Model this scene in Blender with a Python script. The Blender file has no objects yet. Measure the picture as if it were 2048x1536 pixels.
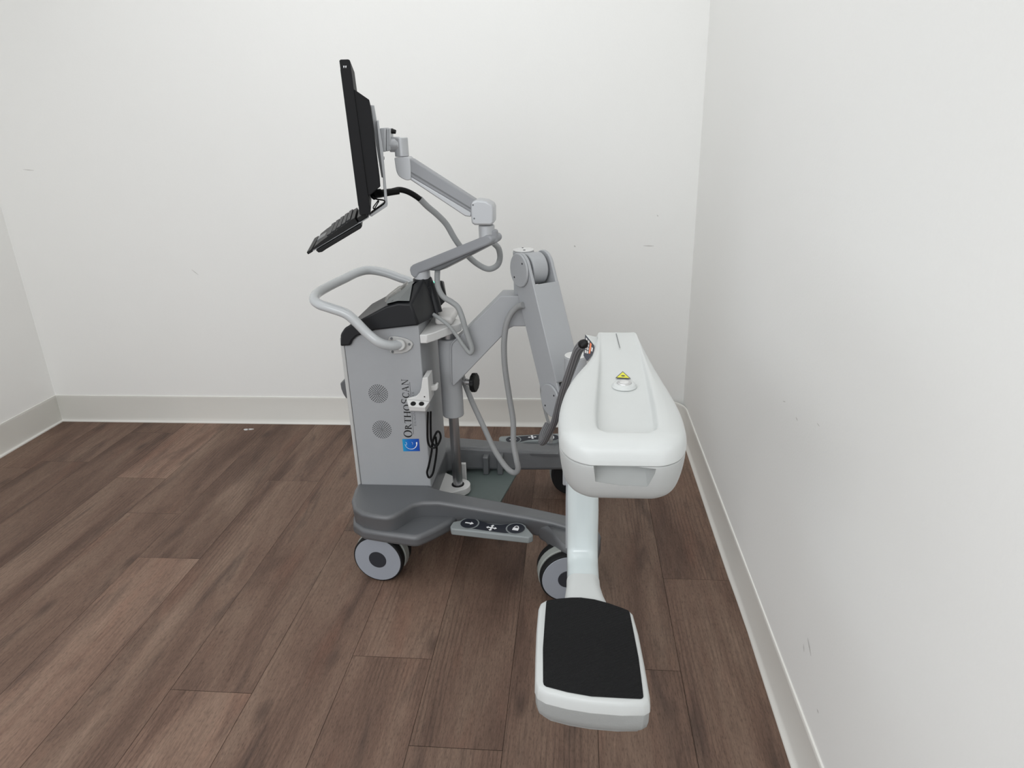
import bpy, bmesh, math, random
from mathutils import Vector, Matrix
random.seed(7)
C = bpy.context.scene.collection
V = Vector
# ---------------------------------------------------------------- camera model (frame 2048 x 1536)
F, CAMZ = 1363.0, 1.45
PITCH, YAW, ROLL = .3660, -.0993, .0298
def cam_axes():
    cy, sy, cp, sp = math.cos(YAW), math.sin(YAW), math.cos(PITCH), math.sin(PITCH)
    f = V((sy*cp, cy*cp, -sp)); r = V((cy, -sy, 0)); d = f.cross(r)
    c, s = math.cos(ROLL), math.sin(ROLL)
    return c*r + s*d, -s*r + c*d, f
AR, AD, AF = cam_axes()
O0 = V((0, 0, CAMZ))
def ray(u, v): return AR*((u-1024)/F) + AD*((v-768)/F) + AF
def Y(u, v, y): d = ray(u, v); return O0 + d*(y/d.y)            # point at depth y
def Z(u, v, z): d = ray(u, v); return O0 + d*((z-CAMZ)/d.z)      # point at height z
def PL(u, v, p, n): d = ray(u, v); return O0 + d*((p-O0).dot(n)/d.dot(n))

# ---------------------------------------------------------------- materials
def nodes(name):
    m = bpy.data.materials.new(name); m.use_nodes = True
    t = m.node_tree; return m, t, t.nodes['Principled BSDF']
def lin(c): return tuple((x/255/12.92 if x/255 <= .04045 else ((x/255+.055)/1.055)**2.4) for x in c) + (1,)
def mat(name, rgb, rough=.5, metal=0, var=.05, vscale=8, bump=0, bscale=300, spec=.5, coat=0, stretch=None):
    m, t, b = nodes(name); N, L = t.nodes, t.links
    b.inputs['Roughness'].default_value = rough; b.inputs['Metallic'].default_value = metal
    b.inputs['Specular IOR Level'].default_value = spec
    b.inputs['Coat Weight'].default_value = coat
    tc = N.new('ShaderNodeTexCoord')
    src = tc.outputs['Object']
    if stretch:
        mp = N.new('ShaderNodeMapping'); mp.inputs['Scale'].default_value = stretch
        L.new(src, mp.inputs[0]); src = mp.outputs[0]
    n = N.new('ShaderNodeTexNoise'); n.inputs['Scale'].default_value = vscale; n.inputs['Detail'].default_value = 5
    L.new(src, n.inputs['Vector'])
    c = lin(rgb)
    r = N.new('ShaderNodeValToRGB')
    r.color_ramp.elements[0].position = .3; r.color_ramp.elements[1].position = .7
    r.color_ramp.elements[0].color = tuple(x*(1-var) for x in c[:3]) + (1,)
    r.color_ramp.elements[1].color = tuple(min(1, x*(1+var)) for x in c[:3]) + (1,)
    L.new(n.outputs['Fac'], r.inputs[0]); L.new(r.outputs[0], b.inputs['Base Color'])
    if bump:
        n2 = N.new('ShaderNodeTexNoise'); n2.inputs['Scale'].default_value = bscale; n2.inputs['Detail'].default_value = 3
        L.new(src, n2.inputs['Vector'])
        bp = N.new('ShaderNodeBump'); bp.inputs['Strength'].default_value = bump; bp.inputs['Distance'].default_value = .002
        L.new(n2.outputs['Fac'], bp.inputs['Height']); L.new(bp.outputs[0], b.inputs['Normal'])
    return m
def ribbed(name, rgb, rgb2, freq=160, diag=3, bump=.25):
    # braided / ribbed sleeve: u runs round the tube, v runs along it in metres
    m, t, b = nodes(name); N, L = t.nodes, t.links
    b.inputs['Roughness'].default_value = .6
    uv = N.new('ShaderNodeUVMap')
    sx = N.new('ShaderNodeSeparateXYZ'); L.new(uv.outputs[0], sx.inputs[0])
    a = N.new('ShaderNodeMath'); a.operation = 'MULTIPLY'; a.inputs[1].default_value = freq; L.new(sx.outputs[1], a.inputs[0])
    c = N.new('ShaderNodeMath'); c.operation = 'MULTIPLY_ADD'; c.inputs[1].default_value = diag; L.new(sx.outputs[0], c.inputs[0]); L.new(a.outputs[0], c.inputs[2])
    f = N.new('ShaderNodeMath'); f.operation = 'MULTIPLY'; f.inputs[1].default_value = 2*math.pi; L.new(c.outputs[0], f.inputs[0])
    s = N.new('ShaderNodeMath'); s.operation = 'SINE'; L.new(f.outputs[0], s.inputs[0])
    r = N.new('ShaderNodeMapRange'); r.inputs[1].default_value = -1; L.new(s.outputs[0], r.inputs[0])
    mx = N.new('ShaderNodeMix'); mx.data_type = 'RGBA'; L.new(r.outputs[0], mx.inputs[0])
    mx.inputs[6].default_value = lin(rgb2); mx.inputs[7].default_value = lin(rgb)
    L.new(mx.outputs[2], b.inputs['Base Color'])
    bp = N.new('ShaderNodeBump'); bp.inputs['Strength'].default_value = bump; bp.inputs['Distance'].default_value = .0008
    L.new(r.outputs[0], bp.inputs['Height']); L.new(bp.outputs[0], b.inputs['Normal'])
    return m
M = {}
M['cab'] = mat('painted_grey_steel', (158, 160, 163), .55, var=.03, vscale=5, bump=.15, bscale=500)
M['cabedge'] = mat('pale_grey_edge', (184, 184, 183), .5, var=.03)
M['arm'] = mat('textured_grey_paint', (166, 168, 171), .5, var=.02, bump=.12, bscale=600)
M['base'] = mat('dark_grey_moulding', (90, 92, 95), .36, var=.05, vscale=10, bump=.25, bscale=900, spec=.95)
M['deck'] = mat('green_grey_deck', (92, 103, 101), .5, var=.06, vscale=12)
M['console'] = mat('charcoal_plastic', (30, 31, 34), .42, var=.05, bump=.1, bscale=700, spec=.35)
M['panel'] = mat('console_slope_sheen', (120, 124, 124), .5, var=.05)  # light reflecting off the dark console slope, put into the grey
M['white'] = mat('white_enamel', (212, 212, 211), .4, var=.02)
M['head'] = mat('off_white_plastic', (204, 207, 206), .38, var=.015, bump=.06, bscale=500)
M['headlow'] = mat('light_grey_plastic_shaded', (178, 180, 179), .5, var=.02, bump=.05, bscale=500)  # lower shell: shade of its downward faces put into a greyer colour
M['tube'] = mat('glossy_white_paint', (208, 217, 218), .18, var=.01, coat=.4)
M['handle'] = mat('glossy_grey_handle', (188, 191, 193), .22, var=.02, coat=.3)
M['silver'] = mat('satin_silver', (186, 188, 191), .36, metal=.35, var=.03)
M['silverdark'] = mat('mid_grey_arm_paint', (146, 148, 152), .45, var=.02)
M['chrome'] = mat('polished_steel', (178, 178, 180), .30, metal=1, var=.08, stretch=(30, 30, 1))
M['steel'] = mat('brushed_steel', (205, 205, 206), .3, metal=.9, var=.03)
M['black'] = mat('black_plastic', (12, 12, 13), .5, var=.1, spec=.3)
M['monitor'] = mat('monitor_charcoal', (24, 24, 26), .6, var=.06, bump=.06, bscale=800, spec=.2)
M['screen'] = mat('dark_screen_glass', (9, 9, 11), .12)
M['pad'] = mat('black_pad', (27, 27, 28), .8, spec=.2)
M['wheel'] = mat('blue_grey_wheel', (152, 157, 166), .5, var=.02)
M['hub'] = mat('dark_hub_cap', (50, 52, 58), .45, spec=.3)
M['tyre'] = mat('black_rubber', (26, 26, 27), .7, spec=.25)
M['fender'] = mat('grey_fender', (148, 152, 148), .5)
M['pedal'] = mat('pedal_grey', (136, 142, 143), .5, var=.04, bump=.1)
M['navy'] = mat('pedal_navy_film', (34, 37, 46), .45, spec=.3)
M['ink'] = mat('white_ink', (235, 236, 238), .5)
M['inkblack'] = mat('black_ink', (12, 12, 13), .5)
M['grey_ink'] = mat('grey_ink', (105, 108, 112), .5)
M['cable'] = ribbed('ribbed_grey_sleeve', (166, 168, 168), (143, 146, 147), 420, 0)
M['braid'] = ribbed('braided_grey_sleeve', (158, 159, 159), (132, 133, 134), 330, 6)
M['darkcable'] = ribbed('dark_ribbed_cable', (136, 136, 138), (82, 82, 85), 3, 11, .5)
M['cord'] = mat('black_cord', (10, 10, 11), .55, spec=.25)
M['yellow'] = mat('warning_yellow', (221, 218, 60), .5)
M['orange'] = mat('orange_print', (238, 140, 100), .5)
M['labelwhite'] = mat('label_white', (214, 212, 210), .5)
M['labeldark'] = mat('label_dark', (66, 68, 76), .5)
M['detlow'] = mat('textured_grey_plastic_shaded', (160, 162, 161), .6, var=.03, bump=.3, bscale=450)
M['hole'] = mat('black_holes', (14, 14, 15), .8)
M['scuff'] = mat('grey_scuff', (206, 205, 202), .8)
M['seam'] = mat('seam_line', (96, 98, 100), .6)
def pad_texture():
    m = M['pad']; t = m.node_tree; N, L = t.nodes, t.links; b = N['Principled BSDF']
    tc = N.new('ShaderNodeTexCoord'); w = N.new('ShaderNodeTexWave'); w.inputs['Scale'].default_value = 48
    mp = N.new('ShaderNodeMapping'); mp.inputs['Rotation'].default_value = (0, 0, math.radians(60))
    L.new(tc.outputs['Object'], mp.inputs[0]); L.new(mp.outputs[0], w.inputs['Vector'])
    v = N.new('ShaderNodeTexVoronoi'); v.inputs['Scale'].default_value = 420; L.new(tc.outputs['Object'], v.inputs['Vector'])
    a = N.new('ShaderNodeMath'); a.operation = 'ADD'; L.new(w.outputs['Fac'], a.inputs[0]); L.new(v.outputs['Distance'], a.inputs[1])
    bp = N.new('ShaderNodeBump'); bp.inputs['Strength'].default_value = .6; bp.inputs['Distance'].default_value = .0012
    L.new(a.outputs[0], bp.inputs['Height']); L.new(bp.outputs[0], b.inputs['Normal'])
pad_texture()
def blue_badge():
    m, t, b = nodes('blue_badge_print'); N, L = t.nodes, t.links
    uv = N.new('ShaderNodeUVMap'); sx = N.new('ShaderNodeSeparateXYZ'); L.new(uv.outputs[0], sx.inputs[0])
    r = N.new('ShaderNodeValToRGB'); r.color_ramp.elements[0].color = lin((22, 150, 196)); r.color_ramp.elements[1].color = lin((12, 62, 160))
    e = r.color_ramp.elements.new(.35); e.color = lin((10, 104, 190))
    L.new(sx.outputs[0], r.inputs[0]); L.new(r.outputs[0], b.inputs['Base Color']); b.inputs['Roughness'].default_value = .45
    return m
M['badge'] = blue_badge()
def clear_plastic():
    m, t, b = nodes('frosted_clear_plastic')
    b.inputs['Base Color'].default_value = lin((232, 230, 226)); b.inputs['Roughness'].default_value = .35
    b.inputs['Transmission Weight'].default_value = .75; b.inputs['IOR'].default_value = 1.3
    return m
M['clear'] = clear_plastic()
def led():
    m, t, b = nodes('green_indicator'); b.inputs['Base Color'].default_value = lin((120, 230, 200))
    b.inputs['Emission Color'].default_value = lin((120, 240, 205)); b.inputs['Emission Strength'].default_value = 1.5
    return m
M['led'] = led()

# ---------------------------------------------------------------- mesh helpers
ORIGIN = V((0, 0, 0))            # base point of the thing being built; its meshes are stored relative to it
PARENT = None
def smooth_by_angle(me, deg=40):
    me.shade_smooth() if hasattr(me, 'shade_smooth') else None
    try: me.set_sharp_from_angle(angle=math.radians(deg))
    except Exception: pass
def link(name, bm, mats, parent='root', bevel=0, seg=3, sub=0, smooth=40, bang=35):
    bm.verts.ensure_lookup_table()
    bmesh.ops.recalc_face_normals(bm, faces=bm.faces)
    bmesh.ops.translate(bm, verts=bm.verts, vec=-ORIGIN)
    me = bpy.data.meshes.new(name); bm.to_mesh(me); bm.free()
    for m in (mats if isinstance(mats, (list, tuple)) else [mats]): me.materials.append(M[m] if isinstance(m, str) else m)
    o = bpy.data.objects.new(name, me); C.objects.link(o)
    p = PARENT if parent == 'root' else parent
    if p: o.parent = p
    else: o.location = ORIGIN
    if bevel:
        b = o.modifiers.new('bevel', 'BEVEL'); b.width = bevel; b.segments = seg; b.limit_method = 'ANGLE'; b.angle_limit = math.radians(bang)
        b.harden_normals = False
    if sub:
        s = o.modifiers.new('sub', 'SUBSURF'); s.levels = sub; s.render_levels = sub
    smooth_by_angle(me, smooth)
    return o
def thing(name, label, cat, loc, group=None):
    global ORIGIN, PARENT
    o = bpy.data.objects.new(name, None); C.objects.link(o); o.location = loc; o.empty_display_size = .05
    o['label'] = label; o['category'] = cat
    if group: o['group'] = group
    ORIGIN = V(loc); PARENT = o
    return o
def add_prism(bm, pts, vec, mi=0):
    a = [bm.verts.new(p) for p in pts]; b = [bm.verts.new(p + vec) for p in pts]
    fs = [bm.faces.new(a), bm.faces.new(b[::-1])]
    n = len(a)
    for i in range(n): fs.append(bm.faces.new((a[i], b[i], b[(i+1) % n], a[(i+1) % n])))
    for f in fs: f.material_index = mi
    return fs
def prism(name, pts, vec, mats, parent='root', **k):
    bm = bmesh.new(); add_prism(bm, pts, vec); return link(name, bm, mats, parent, **k)
def yprism(name, px, y0, y1, mats, parent='root', **k):     # outline read at depth y0, thickness to y1
    return prism(name, [Y(u, v, y0) for u, v in px], V((0, y1-y0, 0)), mats, parent, **k)
def add_box(bm, x0, x1, y0, y1, z0, z1, mi=0):
    return add_prism(bm, [V((x0, y0, z0)), V((x1, y0, z0)), V((x1, y1, z0)), V((x0, y1, z0))], V((0, 0, z1-z0)), mi)
def frame(d):
    d = d.normalized(); a = V((0, 0, 1)) if abs(d.z) < .9 else V((1, 0, 0))
    x = d.cross(a).normalized(); return x, d.cross(x).normalized()
def add_cyl(bm, p0, p1, r0, r1=None, n=32, mi=0, cap=True):
    r1 = r0 if r1 is None else r1
    x, y = frame(p1-p0)
    A = [bm.verts.new(p0 + (x*math.cos(t)+y*math.sin(t))*r0) for t in [2*math.pi*i/n for i in range(n)]]
    B = [bm.verts.new(p1 + (x*math.cos(t)+y*math.sin(t))*r1) for t in [2*math.pi*i/n for i in range(n)]]
    fs = [bm.faces.new((A[i], A[(i+1) % n], B[(i+1) % n], B[i])) for i in range(n)]
    if cap: fs += [bm.faces.new(A[::-1]), bm.faces.new(B)]
    for f in fs: f.material_index = mi
def cyl(name, p0, p1, r0, mats, parent='root', r1=None, bevel=.002, n=32, **k):
    bm = bmesh.new(); add_cyl(bm, p0, p1, r0, r1, n); return link(name, bm, mats, parent, bevel=bevel, seg=2, **k)
def catmull(P, per=8):
    Q = [P[0]*2-P[1]] + list(P) + [P[-1]*2-P[-2]]; out = []
    for i in range(1, len(Q)-2):
        a, b, c, d = Q[i-1:i+3]
        for k in range(per):
            t = k/per
            out.append(.5*((2*b)+(c-a)*t+(2*a-5*b+4*c-d)*t*t+(3*b-a-3*c+d)*t**3))
    out.append(P[-1].copy()); return out
def add_tube(bm, P, r, n=14, mi=0, per=8, sx=1, sy=1, rad=None):
    S = catmull(P, per) if per > 1 else P
    uvl = bm.loops.layers.uv.verify()
    x = None; rings = []; L = [0]
    for i, p in enumerate(S):
        d = (S[min(i+1, len(S)-1)] - S[max(i-1, 0)]).normalized()
        if x is None: x, _ = frame(d)
        x = (x - d*x.dot(d)).normalized(); y = d.cross(x)
        rr = r if rad is None else rad(i/(len(S)-1))
        rings.append([bm.verts.new(p + (x*math.cos(t)*sx + y*math.sin(t)*sy)*rr) for t in [2*math.pi*k/n for k in range(n)]])
        if i: L.append(L[-1] + (p-S[i-1]).length)
    for i in range(len(S)-1):
        for k in range(n):
            f = bm.faces.new((rings[i][k], rings[i][(k+1) % n], rings[i+1][(k+1) % n], rings[i+1][k])); f.material_index = mi; f.smooth = True
            for lp, (a, b) in zip(f.loops, ((k, L[i]), (k+1, L[i]), (k+1, L[i+1]), (k, L[i+1]))): lp[uvl].uv = (a/n, b)
    for f in (bm.faces.new(rings[0][::-1]), bm.faces.new(rings[-1])): f.material_index = mi
def tube(name, P, r, mats, parent='root', **k):
    bm = bmesh.new(); add_tube(bm, P, r, **k); return link(name, bm, mats, parent)
def hull(name, P, mats, parent='root', **k):
    bm = bmesh.new()
    for p in P: bm.verts.new(p)
    r = bmesh.ops.convex_hull(bm, input=bm.verts)
    bmesh.ops.delete(bm, geom=list({g for g in r['geom_interior']+r['geom_unused'] if isinstance(g, bmesh.types.BMVert)}), context='VERTS')
    bmesh.ops.dissolve_limit(bm, angle_limit=math.radians(2), verts=bm.verts, edges=bm.edges)
    return link(name, bm, mats, parent, **k)
def loft(bm, rings, caps=True, mi=0):
    R = [[bm.verts.new(p) for p in r] for r in rings]; n = len(R[0])
    for i in range(len(R)-1):
        for k in range(n):
            f = bm.faces.new((R[i][k], R[i][(k+1) % n], R[i+1][(k+1) % n], R[i+1][k])); f.material_index = mi
    if caps: bm.faces.new(R[0][::-1]); bm.faces.new(R[-1])
    return R
def cut(o, cutter):                              # boolean difference, applied at once
    md = o.modifiers.new('cut', 'BOOLEAN'); md.object = cutter; md.operation = 'DIFFERENCE'; md.solver = 'EXACT'
    bpy.context.view_layer.update()
    dg = bpy.context.evaluated_depsgraph_get()
    me = bpy.data.meshes.new_from_object(o.evaluated_get(dg)); me.name = o.name
    o.modifiers.clear(); o.data = me
    bpy.data.objects.remove(cutter)
def struct(o, label=None):
    o['kind'] = 'structure'
    if label: o['label'] = label; 
    return o
# flat printing: polygons in a 2D frame (p, ux, uy) raised a hair off a surface
def add_poly(bm, P2, p, ux, uy, n, h=.0006, mi=0, uv=False):
    vs = [bm.verts.new(p + ux*a + uy*b + n*h) for a, b in P2]
    f = bm.faces.new(vs); f.material_index = mi
    if f.normal.dot(n) < 0 or (f.normal_update() or f.normal.dot(n) < 0): f.normal_flip()
    if uv:
        l = bm.loops.layers.uv.verify(); xs = [a for a, b in P2]; ys = [b for a, b in P2]
        for lp in f.loops:
            k = vs.index(lp.vert); lp[l].uv = ((P2[k][0]-min(xs))/(max(xs)-min(xs)), (P2[k][1]-min(ys))/(max(ys)-min(ys)))
    return f
def link_flat(name, bm, mats, parent='root'):
    bm.verts.ensure_lookup_table(); bmesh.ops.translate(bm, verts=bm.verts, vec=-ORIGIN)
    me = bpy.data.meshes.new(name); bm.to_mesh(me); bm.free()
    for m in mats: me.materials.append(M[m])
    o = bpy.data.objects.new(name, me); C.objects.link(o); o.parent = PARENT if parent == 'root' else parent
    if o.parent is None: o.location = ORIGIN
    return o
def circ(cx, cy, rx, ry=None, n=28, a0=0, a1=2*math.pi):
    ry = rx if ry is None else ry
    return [(cx+rx*math.cos(a0+(a1-a0)*i/n), cy+ry*math.sin(a0+(a1-a0)*i/n)) for i in range(n)]
def ring_quads(cx, cy, rx, ry, tx, ty, a0=0, a1=2*math.pi, n=28):
    out = []
    for i in range(n):
        a, b = a0+(a1-a0)*i/n, a0+(a1-a0)*(i+1)/n
        out.append([(cx+rx*math.cos(a), cy+ry*math.sin(a)), (cx+rx*math.cos(b), cy+ry*math.sin(b)),
                    (cx+(rx-tx)*math.cos(b), cy+(ry-ty)*math.sin(b)), (cx+(rx-tx)*math.cos(a), cy+(ry-ty)*math.sin(a))])
    return out
def bar(x0, y0, x1, y1, t):
    d = math.hypot(x1-x0, y1-y0); nx, ny = -(y1-y0)/d*t/2, (x1-x0)/d*t/2
    return [(x0+nx, y0+ny), (x1+nx, y1+ny), (x1-nx, y1-ny), (x0-nx, y0-ny)]
# ---------------------------------------------------------------- room
XL, XR, YB, YF, ZC = -2.79, .532, 3.172, -1.3, 2.75
def wall_paint():
    m = mat('white_wall_paint', (241, 241, 239), .75, var=.006, vscale=1.5, bump=.12, bscale=160, spec=.25)
    return m
M['wall'] = wall_paint()
M['vinyl'] = mat('pale_vinyl_base', (232, 231, 226), .42, var=.01, vscale=3, spec=.4)
M['ceil'] = mat('white_ceiling', (232, 232, 230), .9, var=.005)
M['under'] = mat('dark_underlay', (48, 37, 31), .9)  # dark underlay seen through the gaps between planks
def wood():
    m, t, b = nodes('brown_wood_planks'); N, L = t.nodes, t.links
    tc = N.new('ShaderNodeTexCoord'); at = N.new('ShaderNodeVertexColor'); at.layer_name = 'plank'
    sp = N.new('ShaderNodeSeparateColor'); L.new(at.outputs[0], sp.inputs[0])
    off = N.new('ShaderNodeCombineXYZ')
    for i, ch in ((0, 1), (1, 2)):
        k = N.new('ShaderNodeMath'); k.operation = 'MULTIPLY'; k.inputs[1].default_value = 37.0
        L.new(sp.outputs[ch], k.inputs[0]); L.new(k.outputs[0], off.inputs[i])
    add = N.new('ShaderNodeVectorMath'); L.new(tc.outputs['Object'], add.inputs[0]); L.new(off.outputs[0], add.inputs[1])
    def noise(sx, sy, detail=4, rough=.55, dist=0):
        mp = N.new('ShaderNodeMapping'); mp.inputs['Scale'].default_value = (sx, sy, 1); L.new(add.outputs[0], mp.inputs[0])
        n = N.new('ShaderNodeTexNoise'); n.inputs['Scale'].default_value = 1; n.inputs['Detail'].default_value = detail
        n.inputs['Roughness'].default_value = rough; n.inputs['Distortion'].default_value = dist
        L.new(mp.outputs[0], n.inputs['Vector']); return n.outputs['Fac']
    def ramp(src, stops):
        r = N.new('ShaderNodeValToRGB'); e = r.color_ramp.elements
        while len(e) < len(stops): e.new(.5)
        for el, (p, c) in zip(e, stops): el.position = p; el.color = c if len(c) == 4 else lin(c)
        L.new(src, r.inputs[0]); return r.outputs[0]
    def mix(a, bb, fac, mode='MIX'):
        x = N.new('ShaderNodeMix'); x.data_type = 'RGBA'; x.blend_type = mode
        for sk, v in ((0, fac), (6, a), (7, bb)):
            if hasattr(v, 'links'): L.new(v, x.inputs[sk])
            else: x.inputs[sk].default_value = v
        return x.outputs[2]
    g = lambda v: (v, v, v, 1)
    broad = ramp(noise(7, 1.1, 3, .55, .6), [(.30, (90, 70, 60)), (.48, (110, 88, 76)), (.62, (119, 98, 85)), (.75, (134, 112, 98))])
    red = ramp(noise(9, 1.8, 2), [(.58, g(0)), (.76, g(.45))])
    col = mix(broad, lin((118, 86, 72)), red)
    smoke = ramp(noise(10, 1.6, 3, .5, 1.2), [(.56, g(0)), (.74, g(.65))])       # dark smoky streaks
    col = mix(col, lin((64, 52, 47)), smoke)
    grain = ramp(noise(190, 16, 4, .6), [(.30, g(.78)), (.50, g(1)), (.72, g(1.16))])
    col = mix(col, grain, 1.0, 'MULTIPLY')
    pores = ramp(noise(520, 70, 2, .5), [(.28, g(.60)), (.45, g(.98)), (.62, g(1.02)), (.78, g(1.32))])
    col = mix(col, pores, 1.0, 'MULTIPLY')
    # flowing growth rings
    mp = N.new('ShaderNodeMapping'); mp.inputs['Scale'].default_value = (14, 1.1, 1); L.new(add.outputs[0], mp.inputs[0])
    w = N.new('ShaderNodeTexWave'); w.inputs['Scale'].default_value = 1.6; w.inputs['Distortion'].default_value = 9; w.inputs['Detail'].default_value = 2; w.inputs['Detail Scale'].default_value = .8
    L.new(mp.outputs[0], w.inputs['Vector'])
    msk = ramp(noise(6, 1.3, 2), [(.48, g(0)), (.62, g(.8))])
    col = mix(col, mix(col, ramp(w.outputs['Fac'], [(.0, g(.72)), (.35, g(1)), (1, g(1.08))]), 1.0, 'MULTIPLY'), msk)
    # knots
    vor = N.new('ShaderNodeTexVoronoi'); vor.inputs['Scale'].default_value = 1
    mk = N.new('ShaderNodeMapping'); mk.inputs['Scale'].default_value = (5, 2.0, 1); L.new(add.outputs[0], mk.inputs[0]); L.new(mk.outputs[0], vor.inputs['Vector'])
    kn = ramp(vor.outputs['Distance'], [(.03, g(.55)), (.13, g(0))])
    col = mix(col, lin((52, 42, 38)), kn)
    tone = N.new('ShaderNodeMapRange'); tone.inputs[3].default_value = .84; tone.inputs[4].default_value = 1.85
    L.new(sp.outputs[0], tone.inputs[0])
    cb = N.new('ShaderNodeCombineColor')
    for i in range(3): L.new(tone.outputs[0], cb.inputs[i])
    col = mix(col, cb.outputs[0], 1.0, 'MULTIPLY')
    L.new(col, b.inputs['Base Color'])
    b.inputs['Roughness'].default_value = .62; b.inputs['Specular IOR Level'].default_value = .3
    bp = N.new('ShaderNodeBump'); bp.inputs['Strength'].default_value = .25; bp.inputs['Distance'].default_value = .001
    L.new(grain, bp.inputs['Height']); L.new(bp.outputs[0], b.inputs['Normal'])
    return m
M['wood'] = wood()
def floor():
    bm = bmesh.new(); cl = bm.loops.layers.color.new('plank')
    add_box(bm, XL-.05, XR+.05, YF-.05, YB+.05, -.03, -.004, 1)
    W, X0, LEN = .2365, .2987, 1.83
    ends = {0: 1.947, 1: 1.53, 2: .62, 3: 1.239, 4: 1.534, 5: .35, 6: 1.377, 7: 2.559, 8: 1.975, 9: 2.27, 10: 2.557, 11: 1.2, 12: 2.7, 13: .8, -1: .9}
    # (column, planks beyond the joint, planks on this side of it)
    tones = {0: (.50, .47), 1: (.24, .44), 2: (.34, .46), 3: (.32, .42), 4: (.62, .52), 5: (.52, .5), 6: (.50, .70), 7: (.50, .52),
             8: (.40, .74), 9: (.50, .50), 10: (.80, .50), 11: (.40, .46), 12: (.50, .40), 13: (.5, .5), -1: (.5, .5)}
    r = random.Random(11); g = .0006
    for k in range(-1, 14):
        xa, xb = X0-k*W, X0-k*W+W
        e = ends[k]; ys = sorted(e+i*LEN for i in range(-4, 4))
        for i, y in enumerate(ys):
            y0, y1 = max(y, YF), min(y+LEN, YB)
            x0, x1 = max(xa, XL), min(xb, XR)
            if y1-y0 < .01 or x1-x0 < .01: continue
            f = bm.faces.new([bm.verts.new(p) for p in ((x0+g, y0+g, 0), (x1-g, y0+g, 0), (x1-g, y1-g, 0), (x0+g, y1-g, 0))])
            t = tones[k][0] if abs(y-e) < .01 else tones[k][1] if abs(y+LEN-e) < .01 else r.uniform(.4, .6)
            c = (t, r.random(), r.random(), 1)
            for lp in f.loops: lp[cl] = c
    o = link('floor', bm, ['wood', 'under'], None, smooth=1)
    struct(o, 'dark brown wood plank floor')
ORIGIN = V((0, 0, 0)); PARENT = None
floor()
def slab(name, x0, x1, y0, y1, z0, z1, m, label, marks=()):
    bm = bmesh.new(); add_box(bm, x0, x1, y0, y1, z0, z1)
    for P_ in marks: f = bm.faces.new([bm.verts.new(p) for p in P_]); f.material_index = 1
    struct(link(name, bm, [m, 'scuff'], None), label)
def dash(fn, u0, v0, u1, v1, w):
    d = math.hypot(u1-u0, v1-v0); nx, ny = -(v1-v0)/d*w/2, (u1-u0)/d*w/2
    return [fn(u0+nx*.3, v0+ny*.3), fn((u0+u1)/2+nx, (v0+v1)/2+ny), fn(u1+nx*.3, v1+ny*.3), fn(u1-nx*.3, v1-ny*.3), fn((u0+u1)/2-nx, (v0+v1)/2-ny), fn(u0-nx*.3, v0-ny*.3)]
on_back = lambda u, v: Y(u, v, YB-.0006)
on_right = lambda u, v: O0 + ray(u, v)*((XR-.0006)/ray(u, v).x)
slab('wall_back', XL-.1, XR+.1, YB, YB+.1, -.03, ZC, 'wall', 'white painted back wall', [dash(on_back, *q) for q in ((1287, 491.5, 1308, 492, 2.2), (1314, 430, 1316.5, 433, 2), (46, 339, 68, 341, 1.6), (383, 539, 397, 550, 1.2), (1148, 491, 1151, 494, 3))])
slab('wall_right', XR, XR+.1, YF, YB, -.03, ZC, 'wall', 'white painted wall at the right', [dash(on_right, *q) for q in ((1592, 834, 1595, 842, 1.6), (1634, 846, 1639, 853, 1.4), (1615, 1276, 1622, 1312, 1.8), (1607, 1288, 1608, 1304, 1.4), (1634, 1418, 1637, 1427, 2), (1566, 802, 1571, 804, 1.6))])
slab('wall_left', XL-.1, XL, 1.5, YB, -.03, ZC, 'wall', 'white painted wall at the left')
slab('ceiling', XL-.1, XR+.1, YF-.1, YB+.1, ZC, ZC+.1, 'ceil', 'plain white ceiling')
PROF = [(0, .0), (.017, 0), (.0172, .003), (.0145, .0075), (.0085, .014), (.0060, .026), (.0052, .138), (.0062, .1435), (.0042, .149), (0, .150)]
def baseboard(name, path, label):                # path: (x, y, inward normal)
    bm = bmesh.new()
    loft(bm, [[V((x+nx*d, y+ny*d, z)) for d, z in PROF] for x, y, nx, ny in path])
    struct(link(name, bm, 'vinyl', None, smooth=50), label)
s2 = 1
baseboard('baseboard_back', [(XR-.12, YB, 0, -1), (XL, YB, 1, -1)], 'pale cove baseboard along the back wall')
baseboard('baseboard_left', [(XL, YB, 1, -1), (XL, 1.5, 1, 0)], 'pale cove baseboard along the left wall')
rp = []
for i in range(9):
    a = math.pi/2*i/8; R_ = .12
    rp.append((XR-R_+R_*math.sin(a), YB-R_+R_*math.cos(a), -math.sin(a), -math.cos(a)))
for y, dx in ((2.9, -.004), (2.6, -.001), (2.27, 0), (2.12, .0005), (1.96, -.0005), (1.84, .004), (1.7, .006), (1.5, .002), (1.24, -.001), (1.0, 0), (.5, .002), (YF, 0)):
    rp.append((XR+min(dx, 0)*1.0, y, -1 - max(0, -dx)*0 + max(0, dx)*-0, 0))
# the vinyl toe waves slightly along the right wall
rp2 = rp[:9]
for (x, y, nx, ny), w in zip(rp[9:], (1.0, 1.0, 1.0, .95, .82, .55, .42, .7, .95, 1, 1, 1)):
    rp2.append((XR, y, -(.55+.45*w), 0))
baseboard('baseboard_right', rp2, 'pale cove baseboard along the right wall, wrapping the corner')

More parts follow.
